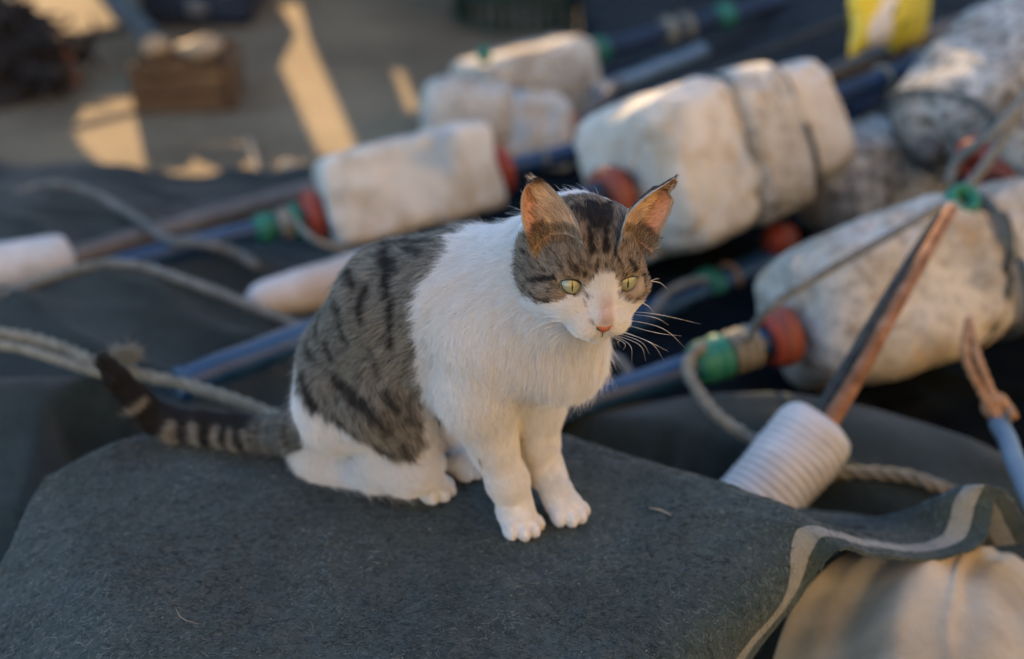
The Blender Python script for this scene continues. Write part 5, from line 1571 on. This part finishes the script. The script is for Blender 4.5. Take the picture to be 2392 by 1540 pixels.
# blended flow, length and lift from the nearest shapes
fl = np.zeros_like(P); ln = np.zeros(len(P)); lf = np.zeros(len(P)); ws = np.zeros(len(P))
for pr in prims:
    d = prim_d(pr, P)
    w = np.exp(-np.maximum(d, 0) / 0.0045) + 1e-9
    w *= (d < 0.03)
    fl += w[:, None] * pr[3]; ln += w * pr[4]; lf += w * pr[5]; ws += w
ws = np.maximum(ws, 1e-9); fl = unit(fl); ln /= ws; lf /= ws
Nn = Nn if (Nn * (P - P.mean(0))).sum() > 0 else -Nn
def strands(P, Nn, fl, ln, lf, rnd, rs, k=5, jit=0.22, clump=0.30, droop=0.0):
    f = fl - Nn * (fl * Nn).sum(1)[:, None]
    f = unit(f + 1e-6)
    s2 = np.cross(Nn, f)
    wv = fbm(P, 70, 2); wv2 = fbm(P + 3.1, 330, 2)
    f = unit(f + s2 * (wv * clump + wv2 * clump + rs.normal(0, jit, len(P)))[:, None])
    lift = np.clip(lf + rs.normal(0, 0.08, len(P)) + 0.16 * fbm(P + 9.0, 230, 2), 0.04, 0.9)
    L = ln * (0.65 + 0.7 * rs.rand(len(P)) ** 1.3) * (1 + 0.25 * fbm(P + 5.0, 120, 2))
    pts = [P - Nn * 0.0004]
    cur = P.copy()
    for i in range(1, k):
        q = i / (k - 1)
        l = lift * (1.5 - 1.25 * q)
        d = unit(f * (1 - 0.2 * l)[:, None] + Nn * l[:, None] + np.array([0, 0, -droop * q]))
        cur = cur + d * (L / (k - 1))[:, None]
        pts.append(cur.copy())
    return np.stack(pts, 1), L
rnd = rs.rand(len(P))
# clear the eyes and the nose leather
h = hc_(P)
keep = np.ones(len(P), bool)
for ec, dirs, mid in EYE_HAIRLESS:
    v = P - ec; r = np.linalg.norm(v, axis=1)
    near = r < EYR * 1.6
    u = v / np.maximum(r, 1e-9)[:, None]
    cosm = (dirs @ mid).min() 
    dm = np.full(len(P), 9.0)
    dm[near] = np.min(np.linalg.norm(u[near][:, None, :] - dirs[None], axis=2), axis=1)
    inside = (u @ mid) > cosm * 0.995
    # inside the almond: compare with opening polygon in the tangent plane
    a1 = unit(np.cross(mid, [0, 0, 1.0])); a2 = np.cross(mid, a1)
    poly = np.stack([dirs @ a1, dirs @ a2], 1)
    sd_ = np.full(len(P), 9.0); sd_[near] = poly_sd(np.stack([u[near] @ a1, u[near] @ a2], 1), poly)
    keep &= ~(near & (sd_ < 0.09) & ((u @ mid) > 0.2))
    edge = near & (sd_ < 0.5)
    ln = np.where(edge, ln * 0.7, ln); lf = np.where(edge, lf * 0.9, lf)
keep &= ~((np.linalg.norm(P - (NOSE_C), axis=1) < 0.0042) & (h[:, 2] < -1.2))
P, Nn, fl, ln, lf, rnd = P[keep], Nn[keep], fl[keep], ln[keep], lf[keep], rnd[keep]
ft = unit(fl - Nn * (fl * Nn).sum(1)[:, None])
X, L = strands(P, Nn, fl, ln, lf, rnd, rs)
Pm = P + ft * (ln * 0.5)[:, None]
cs_ = [coat_color(Pm, rnd, P + ft * (L * q_)[:, None]) for q_ in (0.05, 0.45, 0.9)]      # marks follow the coat, not the single hair
col0 = cs_[1]
X[..., 2] = np.maximum(X[..., 2], 0.0006)
k = X.shape[1]
q = np.linspace(0, 1, k)
lum = col0.mean(1)
rad = np.where(lum > 0.45, 0.000105, 0.000095)[:, None] * (1 - 0.75 * q ** 1.5)[None]
tint = (0.80 + 0.30 * q)[None, :, None]
colr = np.stack([cs_[0], (cs_[0] + cs_[1]) / 2, cs_[1], (cs_[1] + cs_[2]) / 2, cs_[2]], 1) * tint
allX, allR, allC = [X], [rad], [colr]

# sparse longer guard hairs that break the outline
rg = np.random.RandomState(77)
hh_ = hc_(P); away = np.linalg.norm(hh_, axis=1) > 4.6
cand = np.where(away & (ln > 0.0075))[0]; gsel = rg.choice(cand, 9000, replace=False)
gf = unit(ft[gsel] + rg.normal(0, .25, (9000, 3)))
gl = ln[gsel] * rg.uniform(1.2, 1.9, 9000); gX = [P[gsel]]
for i in range(1, 5):
    gX.append(gX[-1] + unit(gf + Nn[gsel] * (rg.uniform(.45, .9, (9000, 1)) * (1.2 - i * .2)) + [0, 0, -.08 * i]) * (gl / 4)[:, None])
gX = np.stack(gX, 1); gX[..., 2] = np.maximum(gX[..., 2], .0006)
allX.append(gX); allR.append(np.full((9000, 1), .00009) * (1 - .8 * q)[None]); allC.append(np.repeat(col0[gsel][:, None, :], 5, 1))
# lids
for ec, dirs, mid in EYE_HAIRLESS:
    pass
# ear fur: backs, rims, and the long pale hair that fans across the inside
for inner, outer, back, sg in EARS:
    nv, nu = inner.shape[:2]
    def surf(A, u, v):
        fu = (u + 1) / 2 * (nu - 1); fv = v * (nv - 1)
        i = np.clip(fv.astype(int), 0, nv - 2); j = np.clip(fu.astype(int), 0, nu - 2)
        a = (fv - i)[:, None]; b_ = (fu - j)[:, None]
        return (A[i, j] * (1 - a) * (1 - b_) + A[i + 1, j] * a * (1 - b_) + A[i, j + 1] * (1 - a) * b_ + A[i + 1, j + 1] * a * b_)
    def ear_hairs(A, u, v, du, dv, nvec, L, cols, lift, kk=5, jit=0.25, r0=0.00010):
        p = surf(A, u, v)
        e = 0.02
        tu = unit(surf(A, np.clip(u + e, -1, 1), v) - surf(A, np.clip(u - e, -1, 1), v))
        tv = unit(surf(A, u, np.clip(v + e, 0, 1)) - surf(A, u, np.clip(v - e, 0, 1)))
        d0 = unit(tu * (du + rs.normal(0, jit, len(u)))[:, None] + tv * (dv + rs.normal(0, jit, len(u)))[:, None])
        pts = [p]; cur = p.copy()
        for i in range(1, kk):
            qq = i / (kk - 1)
            dd = unit(d0 + nvec * (lift * (1.3 - qq))[:, None])
            cur = cur + dd * (L / (kk - 1))[:, None]; pts.append(cur.copy())
        X = np.stack(pts, 1)
        qq = np.linspace(0, 1, kk)
        allX.append(X); allR.append(np.full((len(u), 1), r0) * (1 - 0.75 * qq ** 1.5)[None]); allC.append(np.repeat(cols[:, None, :], kk, 1))
    n = 9000                                                    # the back of the ear
    u = rs.uniform(-.9, .9, n); v = rs.uniform(0, .93, n) ** 0.8; rd = rs.rand(n)
    cols = np.array([0.06, 0.05, 0.042]) * (0.5 + rd[:, None]) 
    ear_hairs(outer, u, v, np.zeros(n), np.ones(n), back, np.full(n, 0.0026), cols, np.full(n, 0.1))
    n = 4200                                                    # rims
    side = np.where(rs.rand(n) < 0.5, -1, 1); u = side * rs.uniform(0.93, 1.0, n); v = rs.uniform(0, .90, n)
    rd = rs.rand(n)
    cols = np.array([0.50, 0.42, 0.31]) * (0.5 + 0.7 * rd[:, None])
    ear_hairs(inner, u, v, -side * 0.2 * np.ones(n), np.ones(n), -back * 0.7 + 0, np.full(n, 0.0026), cols, np.full(n, 0.35))
    # short down over the inner skin near the tip and the front rim
    n = 7000
    u = rs.uniform(-1, 1, n); v = rs.uniform(0.0, .95, n); rd = rs.rand(n)
    keepm = (u * sg > -0.30 + 0.35 * rs.normal(0, 1, n)) | ((v > 0.84) & (v < 0.95))
    u, v, rd = u[keepm], v[keepm], rd[keepm]; n = len(u)
    cols = np.array([0.24, 0.135, 0.070]) * (0.4 + 1.0 * rd[:, None])
    ear_hairs(inner, u, v, -sg * np.ones(n) * 0.5, np.ones(n), -back, np.full(n, 0.0032), cols, np.full(n, 0.15))
    # long pale furnishings, rooted along the front rim, fanning outwards and up
    n = 2000
    v = rs.beta(1.1, 1.5, n) * 0.80; u = sg * (0.95 - 0.95 * rs.rand(n) ** 1.1); rd = rs.rand(n)
    cols = np.array([0.72, 0.54, 0.36]) * (0.45 + 0.7 * rd[:, None])
    L = 0.0165 * (0.5 + 0.7 * rs.rand(n)) * (1.05 - 0.6 * v)
    ear_hairs(inner, u, v, -sg * np.ones(n), 0.75 + 0.3 * v, -back, L, cols, np.full(n, 0.30) * (1 - 0.5 * v), r0=0.00019, jit=0.30)
    # dark tuft at the outer base
    n = 380
    v = rs.uniform(0, 0.20, n); u = -sg * rs.uniform(0.2, 1.0, n); rd = rs.rand(n)
    cols = np.where(rd[:, None] > 0.6, np.array([0.30, 0.22, 0.15]), np.array([0.05, 0.035, 0.025]))
    ear_hairs(inner, u, v, -sg * np.ones(n) * 0.4, np.ones(n), -back, np.full(n, 0.0055), cols, np.full(n, 0.5))
    # skirt of coat hair that hides where the ear leaves the head
    n = 1500
    v = rs.uniform(0, .06, n); u = rs.uniform(-1, 1, n); rd = rs.rand(n)
    p_ = surf(inner, u, v); cols = coat_color(p_ + 0.0, rd)
    cols = np.where(rd[:, None] > .40, np.array([.36, .28, .20]), np.array([.09, .07, .052])) * (0.7 + .5 * rs.rand(n)[:, None])
    ear_hairs(inner, u, v, np.zeros(n), -np.ones(n), back, np.full(n, 0.0065), cols, np.full(n, 0.25), jit=0.5)
    n = 700
    v = rs.uniform(0, .07, n); u = rs.uniform(-1, 1, n); rd = rs.rand(n)
    cols = np.where(rd[:, None] > .35, np.array([.38, .30, .21]), np.array([.09, .07, .052])) * (0.7 + .5 * rs.rand(n)[:, None])
    ear_hairs(inner, u, v, -sg * .3 * np.ones(n), np.ones(n), -back, np.full(n, 0.0075), cols, np.full(n, 0.45), jit=0.5)
    # tip tuft
    n = 24
    v = rs.uniform(0.96, 1.0, n); u = rs.uniform(-1, 1, n)
    ear_hairs(outer, u, v, np.zeros(n), np.ones(n), back, np.full(n, 0.0045), np.tile(np.array([0.02, 0.018, 0.016]), (n, 1)), np.full(n, 0.1))
fur = hair_obj("fur", np.concatenate(allX), np.concatenate(allR), np.concatenate(allC), fur_m, cat)
print("hairs", sum(len(x) for x in allX))

# ---- whiskers
wh_m, _, b = new_mat("whisker"); b.inputs["Base Color"].default_value = (0.85, 0.85, 0.85, 1); b.inputs["Roughness"].default_value = 0.3
WR = [[(1045, 1205), (1200, 1188), (1575, 1268)], [(1060, 1217), (1200, 1213), (1332, 1276)], [(1045, 1252), (1220, 1330), (1435, 1358)], [(1055, 1248), (1260, 1290), (1465, 1455)],
      [(1035, 1280), (1170, 1395), (1335, 1478)], [(1018, 1292), (1180, 1400), (1300, 1545)], [(1010, 1310), (1110, 1395), (1192, 1500)], [(1000, 1320), (1105, 1420), (1162, 1550)],
      [(985, 1325), (1035, 1420), (1055, 1560)], [(965, 1335), (997, 1410), (990, 1467)], [(950, 1345), (955, 1385), (944, 1412)], [(1200, 945), (1230, 930), (1262, 925)], [(1200, 945), (1270, 960), (1327, 1010)], [(1120, 1103), (1180, 1135), (1222, 1182)]]
WL = [[(560, 1222), (430, 1210), (300, 1225)], [(552, 1245), (430, 1256), (270, 1320)], [(550, 1270), (420, 1295), (330, 1340)], [(565, 1300), (440, 1350), (330, 1420)], [(600, 1330), (490, 1410), (430, 1520)], [(580, 1315), (470, 1375), (370, 1470)],
      [(710, 760), (740, 830), (765, 870)], [(690, 700), (715, 800), (722, 850)], [(1000, 760), (985, 840), (975, 880)], [(318, 190), (280, 160), (245, 128)], [(235, 290), (222, 270), (222, 250)], [(668, 320), (672, 290), (680, 262)]]
for i, w in enumerate(WR + WL):
    a, m_, e = K1(w)
    if i in (11, 12, 13): ys = (1.2, 1.2, 1.0)
    elif i >= len(WR) + 6: ys = (0.6, 1.0, 1.4) if i < len(WR) + 9 else (-1.0, -1.0, -1.0)
    else: ys = (3.3, 3.1, 2.2)
    p = [HP(a[0], a[1], ys[0]), HP(m_[0], m_[1], ys[1]), HP(e[0], e[1], ys[2])]
    if i < 11 or len(WR) <= i < len(WR) + 6: p[0] = hit(*a) - HF * 0.001
    elif i >= len(WR) + 6 and i < len(WR) + 9:
        hh = hit(*a); p = [hh, hh + (p[1] - p[0]), hh + (p[2] - p[0])]
    n = 14
    V, F = tube(smooth_path(p, n), [(0.00021 if i < len(WR) + 6 else 0.00009) * (1 - 0.85 * q / (n - 1)) for q in range(n)], 5)
    mesh_obj("whisker", V, F, wh_m, cat)
# ================================================================== felt fibres on the near mat
fib_m, nt, b = new_mat("felt_fibre")
at = N(nt, "ShaderNodeAttribute", attribute_name="hcol")
nt.links.new(at.outputs["Color"], b.inputs["Base Color"])
b.inputs["Roughness"].default_value = 0.8
b.inputs["Specular IOR Level"].default_value = 0.15
def felt_fibres(Gm, uv, count, seed, stripe):
    rs = np.random.RandomState(seed)
    nr, ncl = Gm.shape[:2]
    a, b_, c, d = Gm[:-1, :-1], Gm[:-1, 1:], Gm[1:, 1:], Gm[1:, :-1]
    area = np.linalg.norm(np.cross(c - a, d - b_), axis=-1) / 2
    ce = (a + b_ + c + d) / 4
    pp = proj(ce.reshape(-1, 3)).reshape(ce.shape[:2] + (2,))
    vis = (pp[..., 0] > -60) & (pp[..., 0] < 2450) & (pp[..., 1] < 1600)
    w = (area * vis).ravel(); w /= w.sum()
    t = rs.choice(len(w), count, p=w); i, j = t // (ncl - 1), t % (ncl - 1)
    fu, fv = rs.rand(count)[:, None], rs.rand(count)[:, None]
    P = (a[i, j] * (1 - fu) * (1 - fv) + b_[i, j] * fu * (1 - fv) + c[i, j] * fu * fv + d[i, j] * (1 - fu) * fv)
    nn = unit(np.cross(b_ - a, d - a))[i, j]
    if nn[:, 2].mean() < 0: nn = -nn
    onst = (uv[:-1, :-1, 0][i, j] > 0.0142) & (uv[:-1, :-1, 0][i, j] < 0.0306)
    ang = rs.uniform(0, 2 * math.pi, count)
    e1 = unit(np.cross(nn, [0.3, 1.0, 0.2])); e2 = np.cross(nn, e1)
    L = rs.gamma(3.0, 0.0013, count) * np.where(onst, .5, 1)
    k = 5; cur = P - nn * 0.0002; pts = [cur]
    curl = rs.normal(0, 1.0, count)
    for q in range(1, k):
        an = ang + curl * q * 0.5
        lift = rs.uniform(0.0, 0.42, count) * (1.2 - q * 0.42)
        dd = e1 * np.cos(an)[:, None] + e2 * np.sin(an)[:, None] + nn * lift[:, None]
        cur = cur + unit(dd) * (L / (k - 1))[:, None]; pts.append(cur)
    X = np.stack(pts, 1)
    rd = rs.rand(count); m = 0.62 + 0.75 * smoothstep(-.6, .7, fbm(P, 16, 4))
    col = np.where(rd[:, None] < .36, np.array([.008, .016, .020]), np.where(rd[:, None] < .86, np.array([.038, .064, .067]), np.array([.20, .24, .235]))) * m[:, None]
    olive = smoothstep(.15, .6, fbm(P + 7, 18, 3))[:, None]
    col = col * (1 - .35 * olive) + col * np.array([1.25, 1.15, .85]) * .35 * olive
    col = np.where(onst[:, None], np.array([.145, .155, .145]) * (0.5 + .7 * rd[:, None]), col)
    rad = np.where(rd > .86, .00007, .00009)[:, None] * np.array([1, 1, .95, .8, .4])[None]
    return X, rad, np.repeat(col[:, None, :], k, 1)
X1, R1, C1 = felt_fibres(TOPMAT, UVG, 230000, 21, True)
# a few pale lint specks and grains of sand
rs = np.random.RandomState(33); sel = rs.choice(len(X1), 420, replace=False)
Xs = X1[sel].copy(); c0 = Xs[:, :1]; dr = unit(rs.normal(0, 1, (420, 1, 3)) * [1, 1, .15])
Xs = c0 + np.array([0, 0, .0006]) + dr * (np.linspace(0, 1, 5)[None, :, None] * rs.uniform(.0003, .0012, (420, 1, 1)))
Rs = np.tile(np.array([.0001, .00022, .00028, .00022, .0001]), (420, 1)) * rs.uniform(.6, 1.2, (420, 1)); Cs = np.tile(np.array([.42, .40, .36]), (420, 5, 1)) * rs.uniform(.4, 1.1, (420, 1, 1))
fb_ = hair_obj("felt_fibres", np.concatenate([X1, Xs]), np.concatenate([R1, Rs]), np.concatenate([C1, Cs]), fib_m, top)
fb_["kind"] = "stuff"
# loose straws on the felt
strand_m = noise_mat("dry_straw", [(0.3, (0.22, 0.17, 0.12)), (0.7, (0.34, 0.28, 0.20))])
for pts, r, lab in (([(1518, 1196), (1540, 1197), (1575, 1206)], .0010, "short dry straw on the felt right of the front paws"),
                    ([(413, 1422), (428, 1452), (462, 1468)], .00035, "single curled pale hair on the felt at the lower left")):
    kd3 = []
    for q in pts:
        best = np.argmin(((proj(TOPMAT[::3, ::3].reshape(-1, 3)) - np.array(q)) ** 2).sum(1)); kd3.append(TOPMAT[::3, ::3].reshape(-1, 3)[best] + [0, 0, .0020])
    V, F = tube(smooth_path(kd3, 14), [r * (1 - .7 * abs(2 * i / 13 - 1)) for i in range(14)], 6)
    tag(mesh_obj("straw" if r > .0005 else "loose_hair", V, F, strand_m), lab, "straw" if r > .0005 else "hair")
